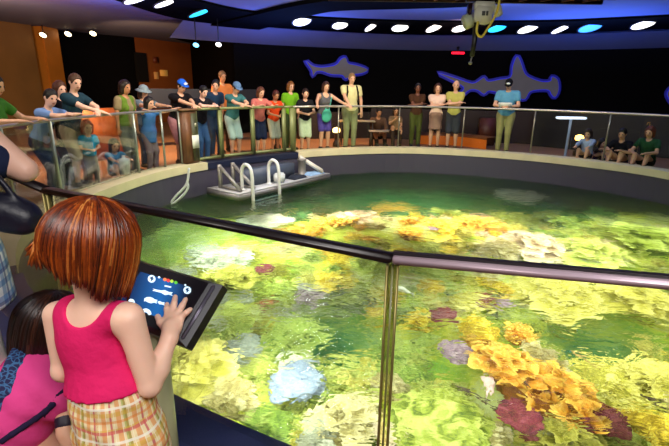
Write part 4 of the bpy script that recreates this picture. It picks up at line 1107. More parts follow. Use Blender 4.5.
bm = bm_new(); add_prism(bm, [(-.09, 0), (-.17, .05), (-.15, 0), (-.17, -.05)], -.004, .004, Matrix.Rotation(PI / 2, 4, 'X')); obj('tail', bm, mat('d8d8c8', .4), t)
# ------------------------------------------------------------------ people
SKIN = {'light': 'dba888', 'tan': 'b9805a', 'dark': '7a4c34', 'pink': 'e6b6a0'}
def skin_mat(k): return mat(SKIN[k], .5, var=.08, scale=14, sss=.0, bump=.03, bscale=80)
def cloth(c, var=.18): return mat(c, .85, var=var, scale=9, bump=.35, bscale=16, spec=.2)
def hair_mat(c): return mat(c, .45, var=.45, scale=40, bump=.5, bscale=70, spec=.4)
def ik(a, t, l1, l2, pole):
    d = t - a; L_ = d.length
    if L_ > (l1 + l2) * .995: t = a + d * ((l1 + l2) * .995 / L_); d = t - a; L_ = d.length
    x = (l1 * l1 - l2 * l2 + L_ * L_) / (2 * L_); h = math.sqrt(max(l1 * l1 - x * x, 0)); u = d / L_
    p = pole - u * pole.dot(u); p = p.normalized() if p.length > 1e-5 else Vector((0, 0, -1))
    return a + u * x + p * h, t
def add_hand(B, wrist, fwd, palm, side, s=1., curl=.4, spread=.12, k=.006):
    """palm, four jointed fingers of different lengths, thumb from the side of the palm; palm = palm normal, side = towards the thumb"""
    fwd = fwd.normalized(); side = (side - fwd * side.dot(fwd)).normalized(); palm = fwd.cross(side) if fwd.cross(side).dot(palm) > 0 else -fwd.cross(side)
    M = Matrix((fwd, side, palm)).transposed()
    B.cone(wrist - fwd * .01 * s, wrist + fwd * .03 * s, .024 * s, .026 * s, .015)
    B.ell(wrist + fwd * .055 * s, (.05 * s, .04 * s, .017 * s), M, .015)
    for i, (o, L_) in enumerate(((.028, .068), (.010, .078), (-.009, .072), (-.027, .056))):
        p = wrist + fwd * (.09 - abs(i - 1.3) * .004) * s + side * o * s; a = curl * .5; sp = spread * (1.5 - i)
        for j, f in enumerate((.45, .32, .23)):
            d = (fwd * math.cos(a) + palm * math.sin(a) + side * math.sin(sp)).normalized(); q = p + d * L_ * f * s
            B.cone(p, q, (.0092 - .0009 * j) * s, (.0084 - .0009 * j) * s, k); p = q; a += curl * .6
    p = wrist + fwd * .03 * s + side * .03 * s; q = p + (fwd * .5 + side * .75 + palm * .35).normalized() * .036 * s; r_ = q + (fwd * .85 + side * .35 + palm * .3).normalized() * .03 * s
    B.cone(p, q, .0125 * s, .0105 * s, .01); B.cone(q, r_, .0102 * s, .0082 * s, .006)
def person(label, u, d, vtop, pose='lean', shirt='3a5a7a', sleeve=.45, pants='4a4a52', plen=1., skirt=False, shoes='2a2624', hair='1c120c', style='short', skin='light', lean=.15, face=None, fem=False, yaw=0., pitch=.2,
           extra=None, H=None, pos=None, tank=False, hem=None, sit=None, hat=None, wide=1., group=None, hands=None, h=.014, fac=None, elbows=None, vest=None, pmat=None, smat=None):
    p0 = pos if pos is not None else place(u, d)
    if H is None: H = top_z(u, vtop, p0) + (0 if sit is None else 0)
    if fac is None:
        i = min(range(NL), key=lambda i: (LINE[i] - p0).length); f = -NORM[i]
        if face: f = Matrix.Rotation(face, 3, 'Z') @ f
    else: f = Vector((fac[0], fac[1], 0)).normalized()
    root = thing('person', label, 'person', p0, math.atan2(-f.x, f.y), group)
    if sit is not None: Hs = H; H = sit
    hh = .20 + .03 * min(1, max(0, (H - 1.2) / .5)); hs = hh / .23
    q = (H - 1.075 * hh) / 1.4625
    drop = 0
    zp = .95 * q
    if sit is not None: drop = max(0, H - Hs)
    def up(p):                   # torso point: lean about the pelvis, then settle
        p = Vector(p); v = p - Vector((0, 0, zp)); c, s_ = math.cos(lean), math.sin(lean)
        return Vector((v.x, v.y * c + v.z * s_ - .3 * lean, zp - v.y * s_ + v.z * c - drop))
    RL = Matrix.Rotation(-lean, 3, 'X')
    Q = lambda x, y, z: up((x * q * wide, y * q, z * q))
    neck_top = Q(0, .005, 1.5); RH_ = RL @ Matrix.Rotation(yaw, 3, 'Z') @ Matrix.Rotation(-pitch + lean * .6, 3, 'X')
    HD = lambda x, y, z: neck_top + RH_ @ (Vector((x, y, z - 1.5)) * hs)
    def torso(B, g=0., k=.05, low=True):
        hipw = .172 if fem else .16; wst = .118 if fem else .138
        if low: B.ell(Q(0, -.01, .96), (hipw * q * wide, .118 * q * wide, .13 * q), RL, k, grow=g)
        B.ell(Q(0, .0, 1.1), (wst * q * wide, .098 * q * wide, .17 * q), RL, k, grow=g)
        B.ell(Q(0, .0, 1.28), (.155 * q * wide, .11 * q * wide, .18 * q), RL, k, grow=g)
        B.cone(Q(-.145, -.005, 1.41), Q(.145, -.005, 1.41), .055 * q, .055 * q, k, grow=g)
        if fem:
            for s in (-1, 1): B.ell(Q(s * .068, .085, 1.27), (.058 * q, .05 * q, .058 * q), RL, .03, grow=g)
    SH = {s: Q(s * .178, -.005, 1.41) for s in (-1, 1)}
    l1, l2 = .285 * q, .25 * q
    T = {'lean': lambda s: Vector((s * .2, d - .0, 1.1)), 'rail_arms': lambda s: Vector((s * -.02, d - .01 + s * .015, 1.115)), 'crossed': lambda s: Q(-s * .13, .17 + s * .02, 1.2 + s * .015), 'down': lambda s: Q(s * .25, .05, .82),
         'hold': lambda s: Q(s * .07, .27, 1.13), 'phone': lambda s: Q(s * .06, .3, 1.42), 'wide': lambda s: Vector((s * .38, d, 1.1)), 'knees': lambda s: Vector((s * .12, .36, .34)), 'hip': lambda s: Q(s * .2, .06, 1.02)}
    A = {}
    Mw = Matrix.Rotation(-math.atan2(-f.x, f.y), 3, 'Z')
    for s in (-1, 1):
        pz = pose if not isinstance(pose, tuple) else pose[0 if s < 0 else 1]
        t = T[pz](s)
        if hands and s in hands: t = Mw @ (Vector(hands[s]) - p0)
        pole = Vector((s * .8, -.35, -.7)) if pz != 'crossed' else Vector((s * 1.2, .1, -.6))
        if pz == 'rail_arms': pole = Vector((s * 1.3, .2, -.3))
        e, w = ik(SH[s], t, l1, l2, pole)
        if elbows and s in elbows: e = Mw @ (Vector(elbows[s]) - p0); w = t
        A[s] = (e, w)
    LG = {}
    for s in (-1, 1):
        if sit is None: LG[s] = (Vector((s * .088 * q * wide, -.02 - .3 * lean, .9 * q)), Vector((s * .095 * q, .015, .5 * q)), Vector((s * .1 * q, -.03, .085 * q)), Vector((s * .115 * q, .13 * q, .03)))
        else: 
            zp_ = zp - drop; LG[s] = (Vector((s * .09 * q, -.02, max(zp_ - .03, .12))), Vector((s * .13 * q, .30 * q, max(zp_ + .12, .32 * q))), Vector((s * .12 * q, .42 * q, .07)), Vector((s * .13 * q, .56 * q, .035)))
    # body: one continuous surface
    B = Blob(); torso(B)
    B.cone(Q(0, -.015, 1.42), HD(0, -.005, 1.56), .052 * q, .047 * hs, .03)
    B.ell(HD(0, -.008, 1.652), (.074 * hs, .093 * hs, .098 * hs), RH_, .02); B.ell(HD(0, .028, 1.588), (.052 * hs, .06 * hs, .066 * hs), RH_, .03)
    B.cone(HD(0, .082, 1.645), HD(0, .1, 1.612), .010 * hs, .013 * hs, .014)
    for s in (-1, 1): B.ell(HD(s * .077, -.005, 1.63), (.012 * hs, .022 * hs, .032 * hs), RH_, .008)
    for s in (-1, 1):
        e, w = A[s]; B.cone(SH[s], e, .05 * q, .039 * q, .03); B.cone(e, w, .040 * q, .027 * q, .012)
        fw = (w - e).normalized(); pn = Vector((0, 0, -1)) if abs(fw.z) < .8 else Vector((-s, 0, 0)); add_hand(B, w, fw, pn, Vector((-s, 0, 0)) if abs(fw.x) < .8 else Vector((0, 1, 0)), q, .5)
        a, kn_, an, to = LG[s]; B.cone(a, kn_, .088 * q * wide, .056 * q, .04); B.cone(kn_, an, .054 * q, .036 * q, .02); B.ell(kn_.lerp(an, .3) + Vector((0, -.018 * q, 0)), (.05 * q, .055 * q, .12 * q), None, .03); B.cone(an - Vector((0, .03, .03)), to, .04 * q, .03 * q, .02)
    obj('body', B.mesh(h, 'person_body'), skin_mat(skin), root)
    # face
    for s in (-1, 1):
        bm = bm_new(); bmesh.ops.create_uvsphere(bm, u_segments=8, v_segments=6, radius=.0125 * hs); bmesh.ops.transform(bm, matrix=Matrix.Translation(HD(s * .031, .078, 1.645)), verts=bm.verts); obj('eye', bm, mat('20140e', .3, var=0), root)
    bm = bm_new(); bmesh.ops.create_uvsphere(bm, u_segments=8, v_segments=6, radius=1); bmesh.ops.transform(bm, matrix=basis(*(RH_.transposed()[i] for i in range(3)), HD(0, .083, 1.583)) @ Matrix.Diagonal((.022 * hs, .008 * hs, .007 * hs, 1)), verts=bm.verts); obj('mouth', bm, mat('9c4a40', .5, var=0), root)
    # top
    hm = hem if hem is not None else .9
    if shirt:
        S = Blob(); torso(S, .014)
        if sleeve:
            for s in (-1, 1):
                e, w = A[s]
                if sleeve <= 1: S.cone(SH[s], SH[s].lerp(e, sleeve), .05 * q + .016, .05 * q + .014, .03)
                else: S.cone(SH[s], e, .05 * q + .014, .039 * q + .014, .03); S.cone(e, e.lerp(w, min(1, sleeve - 1)), .04 * q + .013, .034 * q + .01, .02)
        if hm < .88: S.cone(Q(0, 0, .98), Q(0, 0, hm + .0), .17 * q, .17 * q, .05)
        S.plane(Q(0, 0, hm), RL @ Vector((0, 0, -1)))
        if tank:
            S.ell(Q(0, .06, 1.47), (.085 * q, .12 * q, .1 * q), RL, .01, 'sub')
            for s in (-1, 1): S.ell(Q(s * .205, 0, 1.40), (.075 * q, .16 * q, .1 * q), RL, .01, 'sub')
        else: S.ell(Q(0, .035, 1.5), (.066 * q, .085 * q, .07 * q), RL, .01, 'sub')
        obj('shirt', S.mesh(h * 1.15, 'shirt'), smat or cloth(shirt), root)
    if vest:
        S = Blob(); torso(S, .022); S.plane(Q(0, 0, .93), RL @ Vector((0, 0, -1))); S.ell(Q(0, .2, 1.3), (.06 * q, .16 * q, .5 * q), RL, .01, 'sub'); S.ell(Q(0, .04, 1.5), (.075 * q, .1 * q, .08 * q), RL, .01, 'sub')
        for s in (-1, 1): S.ell(Q(s * .225, 0, 1.40), (.07 * q, .12 * q, .1 * q), RL, .01, 'sub')
        obj('vest', S.mesh(h * 1.15, 'vest'), cloth(vest), root)
    # trousers, shorts or skirt
    S = Blob(); S.ell(Q(0, -.01, .96), ((.172 if fem else .16) * q * wide, .118 * q * wide, .13 * q), RL, .05, grow=.011)
    if skirt:
        c0 = Q(0, -.01, .92); S.cone(c0, c0 + Vector((0, .02, -.42 * plen * q)), .15 * q, .19 * q, .05); S.plane(c0 + Vector((0, 0, -.40 * plen * q)), (0, 0, -1))
    else:
        for s in (-1, 1):
            a, kn_, an, to = LG[s]
            if plen <= .55: e = a.lerp(kn_, plen / .5); S.cone(a, e, .088 * q * wide + .013, (.088 + (.06 - .088) * plen / .5) * q + .026, .04)
            else: S.cone(a, kn_, .088 * q * wide + .012, .058 * q + .014, .04); S.cone(kn_, kn_.lerp(an, (plen - .5) / .5 * .97), .056 * q + .014, .045 * q + .012, .02)
    S.plane(Q(0, 0, 1.03), RL @ Vector((0, 0, 1)))
    o = obj('skirt' if skirt else ('shorts' if plen < .6 else 'trousers'), S.mesh(h * 1.15, 'legwear'), pmat or cloth(pants), root)
    for s in (-1, 1):
        a, kn_, an, to = LG[s]; S = Blob(); S.cone(an - Vector((0, .035, .035)), to, .048 * q, .042 * q, .03); S.cone(an - Vector((0, .04, .045)), an + Vector((0, 0, .0)), .042 * q, .046 * q, .02); S.plane(Vector((0, 0, .004)), (0, 0, -1)) ; obj('shoe', S.mesh(h, 'shoe'), mat(shoes, .6), root)
    # hair and hats
    if style != 'bald':
        S = Blob(); S.ell(HD(0, -.012, 1.66), (.083 * hs, .1 * hs, .104 * hs), RH_, .02)
        if style in ('long', 'bob', 'pony'):
            if style == 'long': S.cone(HD(0, -.06, 1.66), HD(0, -.085, 1.42), .07 * hs, .055 * hs, .04)
            if style == 'bob': S.cone(HD(0, -.04, 1.64), HD(0, -.045, 1.55), .085 * hs, .08 * hs, .03)
            if style == 'pony': S.cone(HD(0, -.1, 1.68), HD(0, -.15, 1.62), .035 * hs, .04 * hs, .03); S.cone(HD(0, -.15, 1.62), HD(0, -.14, 1.48), .04 * hs, .015 * hs, .02)
            if style != 'pony':
                for s in (-1, 1): S.cone(HD(s * .07, -.01, 1.66), HD(s * .072, -.015, 1.46 if style == 'long' else 1.55), .03 * hs, .03 * hs, .03)
        S.ell(HD(0, .085, 1.615), (.064 * hs, .075 * hs, .085 * hs), RH_, .015, 'sub'); 
        if style == 'short': S.ell(HD(0, .02, 1.53), (.1 * hs, .1 * hs, .085 * hs), RH_, .02, 'sub')
        obj('hair', S.mesh(h * .8, 'hair'), hair_mat(hair), root)
    if hat:
        S = Blob(); S.ell(HD(0, -.008, 1.675), (.088 * hs, .107 * hs, .1 * hs), RH_, .02); S.plane(HD(0, 0, 1.68), RH_ @ Vector((0, 0, -1)), .004)
        hc = hat[1]; o = obj('cap' if hat[0] == 'cap' else 'hat', S.mesh(h * .8, 'hat'), cloth(hc), root)
        bm = bm_new(); MM = RH_.to_4x4(); 
        if hat[0] == 'cap':
            MM.translation = HD(0, .06, 1.685); pts = [(.085 * hs * math.cos(a) , .1 * hs * math.sin(a)) for a in [PI * k / 14 for k in range(15)]]; add_prism(bm, pts, -.006, .006, MM)
        else:
            MM.translation = HD(0, -.005, 1.682); add_lathe(bm, [(.08 * hs, -.004), (.15 * hs, -.03 * hs), (.155 * hs, -.028 * hs), (.085 * hs, .01)], (0, 0, 0), 24); bmesh.ops.transform(bm, matrix=MM, verts=bm.verts)
        obj('brim', bm, cloth(hc), o)
        if hat[0] == 'cap' and len(hat) > 2:
            bm = bm_new(); bmesh.ops.create_uvsphere(bm, u_segments=10, v_segments=6, radius=1); MM.translation = HD(0, .093, 1.725); bmesh.ops.transform(bm, matrix=MM @ Matrix.Diagonal((.045 * hs, .016, .026 * hs, 1)), verts=bm.verts); obj('badge', bm, mat(hat[2], .6), o)
    return dict(root=root, Q=Q, HD=HD, A=A, SH=SH, q=q, hs=hs, RL=RL, RH=RH_, f=f, p0=p0, torso=torso)
def carried(name, label, cat, pr, me, m, smooth=True):
    """an object worn or held: its own top-level thing in the wearer's place"""
    o = obj(name, me, m, None, smooth); o.location = pr['root'].location; o.rotation_euler = pr['root'].rotation_euler; return tag(o, label, cat)

# --- along the left railing
person('dark-haired person in a green top leaning on the rail at the frame edge', -15, .4, 75, 'lean', '3f7a2a', .45, '2a3428', lean=.3, style='bob', hair='140c0a', fem=True, skin='light')
pr = person('boy in a light blue shirt leaning both arms on the left glass rail', 41, .38, 88, 'rail_arms', '6f8fc8', .5, '20304a', lean=.42, hair='0e0a0a', skin='pink', pitch=.15, yaw=-.4)
B = Blob(); Q = pr['Q']; B.cone(Q(-.12, .1, 1.42), Q(.06, .15, 1.1), .02, .02, .01); o = carried('camera_strap', 'dark strap across the chest of the boy in light blue', 'strap', pr, B.mesh(.01, 'strap'), cloth('16161e'))
person('brown-haired woman in a black top behind the boy in light blue', 57, .75, 83, 'down', '141218', .3, '1e1a1e', style='bob', hair='4a2818', fem=True, skin='pink', lean=.1, yaw=-.3)
person('tall man in a dark teal shirt and khaki shorts behind the left rail', 70, .42, 75, 'rail_arms', '1c3846', .5, 'b8a88a', .48, lean=.25, hair='4a3020', skin='pink', yaw=-.4)
person('small child in a cyan shirt and grey trousers at the left rail', 81, .3, 121, 'hold', '1f9fd0', .5, '8a8478', hair='8a2f1c', style='bob', skin='light', lean=.1, face=-.6)
person('small girl in a blue shirt sitting beside the kerb', 106, .35, 139, 'knees', '3f8fc4', .5, '5a6a86', hair='20100c', style='long', skin='light', sit=1.1, lean=.25, face=-.5, fem=False)
o = obj('drink_cup', add_lathe(bm_new(), [(.07, 0), (.09, .2), (.095, .24), (.03, .26), (.02, .3)], place(115, .12) + Vector((0, 0, .115)), 14), mat('e8f4f4', .4)); tag(o, 'white cup on the kerb before the seated small girl', 'cup')
person('woman in an olive green vest over a tan shirt and grey trousers', 123, .5, 82, 'down', '8a7a5a', .5, '5e6660', vest='5e7a28', style='bob', hair='20120c', fem=True, skin='tan', lean=.08)
person('woman in a wide grey sun hat behind the boy in blue overalls', 141, .75, 87, 'lean', '6a7a86', .5, '4a5260', style='bob', hair='3a281c', fem=True, skin='light', hat=('hat', '8a9aa4'), lean=.15)
person('boy in blue denim overalls and checked trousers with arms on the rail', 146, .32, 98, 'wide', '3c6ca8', .3, '7a6a70', hair='120a08', style='bob', skin='light', lean=.12, pmat=None, hem=.72)
pr = person('man in a blue cap and black shirt with pink checked shorts', 178, .5, 80, 'rail_arms', '0e0c10', .5, 'c88a94', .5, hair='1a1008', skin='light', lean=.3, hat=('cap', '1f5fd0', 'f0f2f4'), pitch=.3, wide=1.12)
person('dark-haired boy in a black shirt with white sleeves and jeans', 200, .36, 86, 'rail_arms', '16141c', .5, '3c5c8c', hair='0e0808', skin='pink', lean=.25, pitch=.35)
person('man in dark navy standing behind the olive glass post', 213, .82, 80, 'down', '1c3450', .5, '2e3e56', hair='140e0c', skin='light', lean=.3, yaw=-.7)
person('man with a tanned face at the rear beside the blue partition', 222, 1.35, 73, 'down', 'c8743c', .5, '4a3a30', hair='6a4a30', skin='tan', lean=.05)
person('man in a grey cap and teal shirt with pale shorts leaning on the rail', 233, .42, 82, 'rail_arms', '3a6f70', .5, 'b8d0c8', .5, hair='3a2a20', skin='light', lean=.3, hat=('cap', '5a7aa0'), pitch=.45)
person('girl in a pink patterned shirt and navy shorts behind the framed glass', 259, .36, 88, 'lean', 'c06a62', .5, '1c2440', .5, style='bob', hair='5a3018', fem=True, skin='light', lean=.15, pitch=.3)
person('visitor in a bright orange shirt with light shorts beside the girl in pink', 274, .66, 91, 'hold', 'e04a1c', .5, 'a8b0a0', .55, hair='4a1c10', style='short', skin='tan', lean=.18, pitch=.35)
person('tall visitor in a lime green shirt behind the one in orange', 290, .9, 83, 'down', '6fae1e', .5, '3a4a2a', hair='7a4a20', style='bob', skin='light', lean=.05)
person('boy in a black shirt and pale shorts beside the wide olive post', 305, .34, 90, 'hold', '16161a', .5, 'c6d4b4', .52, hair='2a1a12', skin='light', lean=.08, face=-.2)
pr = person('woman in a grey tank top and purple shorts with arms wide on the rail', 325, .4, 83, 'wide', '5a5a5e', 0, '54469a', .42, style='bob', hair='3a1e12', fem=True, skin='light', lean=.1, tank=True)
Q = pr['Q']; B = Blob(); B.ell(Q(.02, .19, .93), (.13, .05, .16), pr['RL'], .02); B.cone(Q(-.04, .18, 1.05), Q(-.14, .1, 1.4), .015, .015, .01); B.cone(Q(.08, .18, 1.05), Q(.02, .17, 1.18), .012, .012, .01)
carried('shoulder_bag', 'teal green shoulder bag in front of the woman with purple shorts', 'bag', pr, B.mesh(.014, 'bag'), cloth('58c0a8'))
pr = person('tall man in a pale yellow shirt with backpack straps and khaki trousers', 351, .42, 75, ('down', 'lean'), 'd8d098', .5, '8f9468', style='short', hair='8a6a44', skin='light', lean=.05, wide=1.1)
Q = pr['Q']; B = Blob()
for s in (-1, 1):
    pts = [Q(s * .09, -.13, 1.36), Q(s * .1, -.06, 1.475), Q(s * .105, .06, 1.45), Q(s * .115, .125, 1.33), Q(s * .14, .105, 1.16), Q(s * .15, 0, 1.08)]
    for a, b in zip(pts, pts[1:]): B.cone(a, b, .021, .021, .01)
B.ell(Q(0, -.2, 1.26), (.15, .09, .22), pr['RL'], .03)
carried('backpack', 'dark backpack worn by the tall man in pale yellow', 'backpack', pr, B.mesh(.014, 'backpack'), cloth('1a1a16'))
# --- the far rail
person('blurred seated child with raised arm behind the low pale tables', 397, .45, 108, ('knees', 'phone'), '8a6a4a', .5, '3a2a20', hair='2a1a10', style='bob', skin='tan', sit=1.25, lean=.05)
person('hunched seated visitor in brown beside the low pale tables', 379, 1.3, 108, 'knees', '5a4030', 1.6, '2a2018', hair='1a100a', style='short', skin='tan', sit=1.6, lean=.3)
person('man in a brown shirt and olive trousers with crossed arms standing back', 418, .9, 85, 'crossed', '4a2e1c', .5, '56602c', hair='120a06', skin='dark', lean=0, pitch=.05)
person('woman in a pale pink top and patterned skirt with crossed arms', 438, .5, 85, 'crossed', 'e6c4ae', .4, '9a7868', .9, skirt=True, style='bob', hair='4a2a1a', fem=True, skin='light', lean=.0, pitch=.05)
person('man in a yellow green shirt and dark shorts with crossed arms', 456, .5, 82, 'crossed', 'b4b05a', .5, '3c3e48', .5, hair='6a5030', style='bald', skin='light', lean=.0, pitch=.1)
pr = person('man in a dark cap and blue shirt reading a white paper', 509, .42, 80, 'hold', '5a9ab8', .5, 'a09c68', hair='20160e', skin='light', lean=.06, pitch=.6, hat=('cap', '0c0c10', 'e8f0f4'), wide=1.18)
Q = pr['Q']; c0 = Q(0, .33, 1.16); bm = box(c0, (.3, .012, .22), Matrix.Rotation(-.9, 3, 'X'), .004); carried('paper_sheet', 'white paper sheet held by the man in the dark cap', 'paper', pr, bm, mat('f4f8fa', .6))
person('child in a white and light blue top crouching by the far kerb', 597, .35, 129, 'knees', 'a8bce0', 1.5, '2a3040', hair='2a1a12', style='bob', skin='light', sit=1.2, lean=.3)
person('small child in a dark top low behind the glass beside the light blue one', 611, .8, 139, 'knees', '2c1c2e', .5, '1a1420', hair='1a0e0a', style='bob', skin='light', sit=1.0, lean=.15, fac=(.3, -1))
person('visitor in a black shirt sitting with arms on knees behind the far kerb', 633, .42, 129, 'knees', '12121c', .5, '3a3a44', hair='140c0a', style='short', skin='light', sit=1.5, lean=.25)
person('visitor in a dark green shirt sitting at the frame edge behind the kerb', 661, .42, 127, 'knees', '1f4a2a', .5, '2a3020', hair='5a2a1a', style='bob', skin='light', sit=1.5, lean=.25)
# ------------------------------------------------------------------ strands of hair as real tubes
def hair_strands(name, c, ax3, rad, n, zend, parent, m, seed=1, wr=.0042, skip=.62, jitter=.012, flick=lambda p: 0.):
    """c centre, ax3 = (right, forward, up); zend(phi) how far below the centre a lock reaches; phi 0 = face"""
    rr = random.Random(seed); X, Y, Z = ax3; bm = bm_new(); vals = []
    for i in range(n):
        phi = PI * (2 * (i + .5) / n - 1) + rr.uniform(-.02, .02); sh = rr.random(); sh2 = .5 + .5 * math.sin(phi * 9 + 1.3 * math.sin(phi * 4))
        lay = rr.random(); r0 = 1.0 + .05 * lay; end = zend(phi) + rr.uniform(-jitter, jitter) * (1.4 if lay > .6 else 1)
        fringe = abs(phi) < skip
        pts = []; t0 = rr.uniform(.0, .55); wob = rr.uniform(-.09, .09) + .10 * math.sin(phi * 5)
        steps = 9
        th_end = 1.62
        for k in range(steps):
            s = k / (steps - 1)
            th = t0 + (th_end - t0) * min(1, s / .62) if not fringe else t0 + (1.0 - t0) * s
            ph = phi + wob * s
            r1 = r0 + .06 * math.sin(min(1, s / .62) * PI / 2)
            p = Vector((math.sin(ph) * math.sin(th) * rad[0] * r1, math.cos(ph) * math.sin(th) * rad[1] * r1, math.cos(th) * rad[2] * r0))
            if not fringe and s > .62:
                f = (s - .62) / .38; e0 = p.z; p.z = e0 + (end - e0) * f; tuck = 1 + (flick(phi) * (.4 + sh) - .16) * f * f; p.x *= tuck; p.y = p.y * tuck
            pts.append(c + X * p.x + Y * p.y + Z * p.z)
        w = wr * rr.uniform(.7, 1.3); k0 = len(bm.verts)
        add_tube(bm, pts, [w * .7] + [w] * (steps - 3) + [w * .8, w * .25], 5)
        for k in range(steps):
            for _ in range(5): vals.append(min(1, max(0, .22 + .34 * sh2 + .6 * (sh - .5) + .12 * math.sin(k * .8 + phi * 3))))
    me = bpy.data.meshes.new(name); bm.to_mesh(me); bm.free(); set_attr(me, vals)
    return obj(name, me, m, parent)
UPV = Vector((0, 0, 1))
# ------------------------------------------------------------------ the red-haired girl
hc = P(94, 243, 1.07)                                   # head centre
base = Vector((-.585, .985, 0))
girl = thing('person', 'red-haired girl in a hot pink tank top and plaid shorts touching the screen', 'person', base)
FW = Vector((.35, .94, 0)).normalized(); RT = Vector((FW.y, -FW.x, 0))
FH = Vector((.62, .78, 0)).normalized(); RTH = Vector((FH.y, -FH.x, 0)); HUP = (UPV + FH * .22 - RTH * .02).normalized(); FHd = RTH.cross(HUP) * -1
FHd = (FH - HUP * FH.dot(HUP)).normalized(); MH = Matrix((RTH, FHd, HUP)).transposed()
L = lambda p: Vector(p) - base
hd = lambda x, y, z: L(hc + MH @ Vector((x, y, z)))
neck = P(94, 302, 1.10); chest = P(93, 338, 1.13); waist = P(112, 388, 1.15); pelv = P(118, 424, 1.165)
axT = (neck - pelv).normalized(); FT = (FW - axT * FW.dot(axT)).normalized(); RTt = FT.cross(axT); MT = Matrix((RTt, FT, axT)).transposed()
shR, shL = neck + RTt * .106 - axT * .035, P(57, 314, 1.15)
elR = P(150, 386, 1.10); wrR = pl(169.5, 338, .028)
elL = P(64, 370, 1.17); wrL = elL + FT * .13 + RTt * .06 - axT * .03
def girl_torso(B, g=0., k=.03, low=True):
    B.ell(L(chest + FT * .005), (.094, .07, .1), MT, k, grow=g); B.ell(L(waist + FT * .01), (.096, .076, .1), MT, k, grow=g); B.ell(L((chest + waist) / 2 + FT * .01), (.092, .072, .09), MT, k, grow=g)
    B.cone(L(neck + RTt * .082 - axT * .035), L(neck - RTt * .082 - axT * .03), .034, .034, k, grow=g)
    if low: B.ell(L(pelv), (.103, .086, .095), MT, k, grow=g)
B = Blob(); girl_torso(B)
B.cone(L(neck - axT * .03), hd(0, -.012, -.06), .038, .036, .03)
B.ell(hd(0, -.004, .012), (.068, .084, .084), MH, .02); B.ell(hd(0, .026, -.048), (.048, .052, .052), MH, .03); B.cone(hd(0, .078, .0), hd(0, .094, -.02), .008, .011, .01)
for s in (-1, 1): B.ell(hd(s * .068, 0, -.008), (.01, .018, .026), MH, .008)
B.cone(L(shR), L(elR), .034, .026, .03); B.cone(L(elR), L(elR.lerp(wrR, .35)), .026, .029, .01); B.cone(L(elR.lerp(wrR, .35)), L(wrR), .029, .019, .012)
B.cone(L(shL), L(elL), .033, .026, .03); B.cone(L(elL), L(wrL), .03, .021, .012)
add_hand(B, L(wrL), (wrL - elL), Vector((0, 0, -1)), RT, .68, .6)
# right hand spread flat on the glass
palm = pl(172.5, 322, .013); pw = wrR
kn3 = kn
B.cone(L(pw), L(pw.lerp(palm, .6)), .021, .025, .012)
fd = (palm - pw).normalized(); sd = fd.cross(kn).normalized(); B.ell(L(palm), (.034, .034, .014), Matrix((fd, sd, kn)).transposed(), .012)
for (bu, bv), (mu, mv), (tu, tv), r0 in (((167.5, 314.5), (167, 309), (167, 304.2), .0072), ((172.5, 312), (174, 304), (175.2, 296.8), .0075), ((178, 313), (182, 306), (185.6, 299.4), .0073), ((181.5, 316.5), (186.5, 312.5), (190.6, 309.2), .0066)):
    a, b, c = pl(bu, bv, .014), pl(mu, mv, .018), pl(tu, tv, .011); r0 *= 1.22; B.cone(L(a), L(b), r0 * 1.1, r0, .006); B.cone(L(b), L(c), r0, r0 * .82, .003)
a, b, c = pl(166, 327, .014), pl(160.5, 322.5, .016), pl(157.6, 316.5, .010); B.cone(L(a), L(b), .012, .0102, .008); B.cone(L(b), L(c), .0102, .0082, .004)
LGg = {}
for s in (-1, 1):
    hip = pelv + RTt * s * .058 - axT * .04; kn_ = Vector((hip.x + .03 * FW.x, hip.y + .03 * FW.y, .33)); an = Vector((kn_.x - .03 * FW.x, kn_.y - .03 * FW.y, .06)); to = an + FW * .11 + RT * s * .012; to.z = .025; LGg[s] = (hip, kn_, an, to)
    B.cone(L(hip), L(kn_), .066, .042, .03); B.cone(L(kn_), L(an), .043, .028, .02); B.ell(L(kn_.lerp(an, .3) - FW * .012), (.04, .042, .08), None, .02); B.cone(L(an - FW * .02 - UPV * .02), L(to), .03, .024, .015)
obj('body', B.mesh(.0042, 'girl_body'), mat('f2c4ac', .48, var=.07, scale=18, sss=.12, bump=.03, bscale=90), girl)
for s in (-1, 1):
    bm = bm_new(); bmesh.ops.create_uvsphere(bm, u_segments=12, v_segments=8, radius=.012); bmesh.ops.transform(bm, matrix=Matrix.Translation(hd(s * .03, .068, .004)), verts=bm.verts); obj('eye', bm, mat('3a2a20', .3, var=0), girl)
bm = bm_new(); bmesh.ops.create_uvsphere(bm, u_segments=10, v_segments=6, radius=1); MM = MH.to_4x4(); MM.translation = hd(0, .073, -.052); bmesh.ops.transform(bm, matrix=MM @ Matrix.Diagonal((.018, .007, .006, 1)), verts=bm.verts); obj('mouth', bm, mat('b85a54', .5, var=0), girl)
S = Blob(); girl_torso(S, .0065)
S.ell(L(pelv + axT * .085), (.105, .085, .09), MT, .03, grow=.014)
S.plane(L(pelv + axT * .118), -axT)
S.ell(L(neck + axT * .02 - FT * .02), (.06, .09, .066), MT, .008, 'sub'); S.ell(L(neck + axT * .01 + FT * .06), (.056, .08, .08), MT, .008, 'sub')
for s, p in ((1, shR), (-1, shL)): S.ell(L(p + RTt * s * .022 - axT * .028), (.04, .1, .075), MT, .008, 'sub')
def wr_(x, y, z): return .0018 * np.sin(z * 190 + 30 * x + 22 * np.sin(y * 30)) * np.clip((0.84 - (z)) * 8, 0, 1)
obj('tank_top', S.mesh(.004, 'tank_top', wr_), mat('d81e62', .8, var=.1, scale=6, bump=.25, bscale=30, spec=.2), girl)
S = Blob(); S.ell(L(pelv), (.103, .086, .095), MT, .03, grow=.010); S.ell(L(pelv + axT * .085), (.103, .083, .085), MT, .03, grow=.009)
for s in (-1, 1):
    hip, kn_, an, to = LGg[s]; S.cone(L(hip), L(hip.lerp(kn_, .62)), .074, .079, .03)
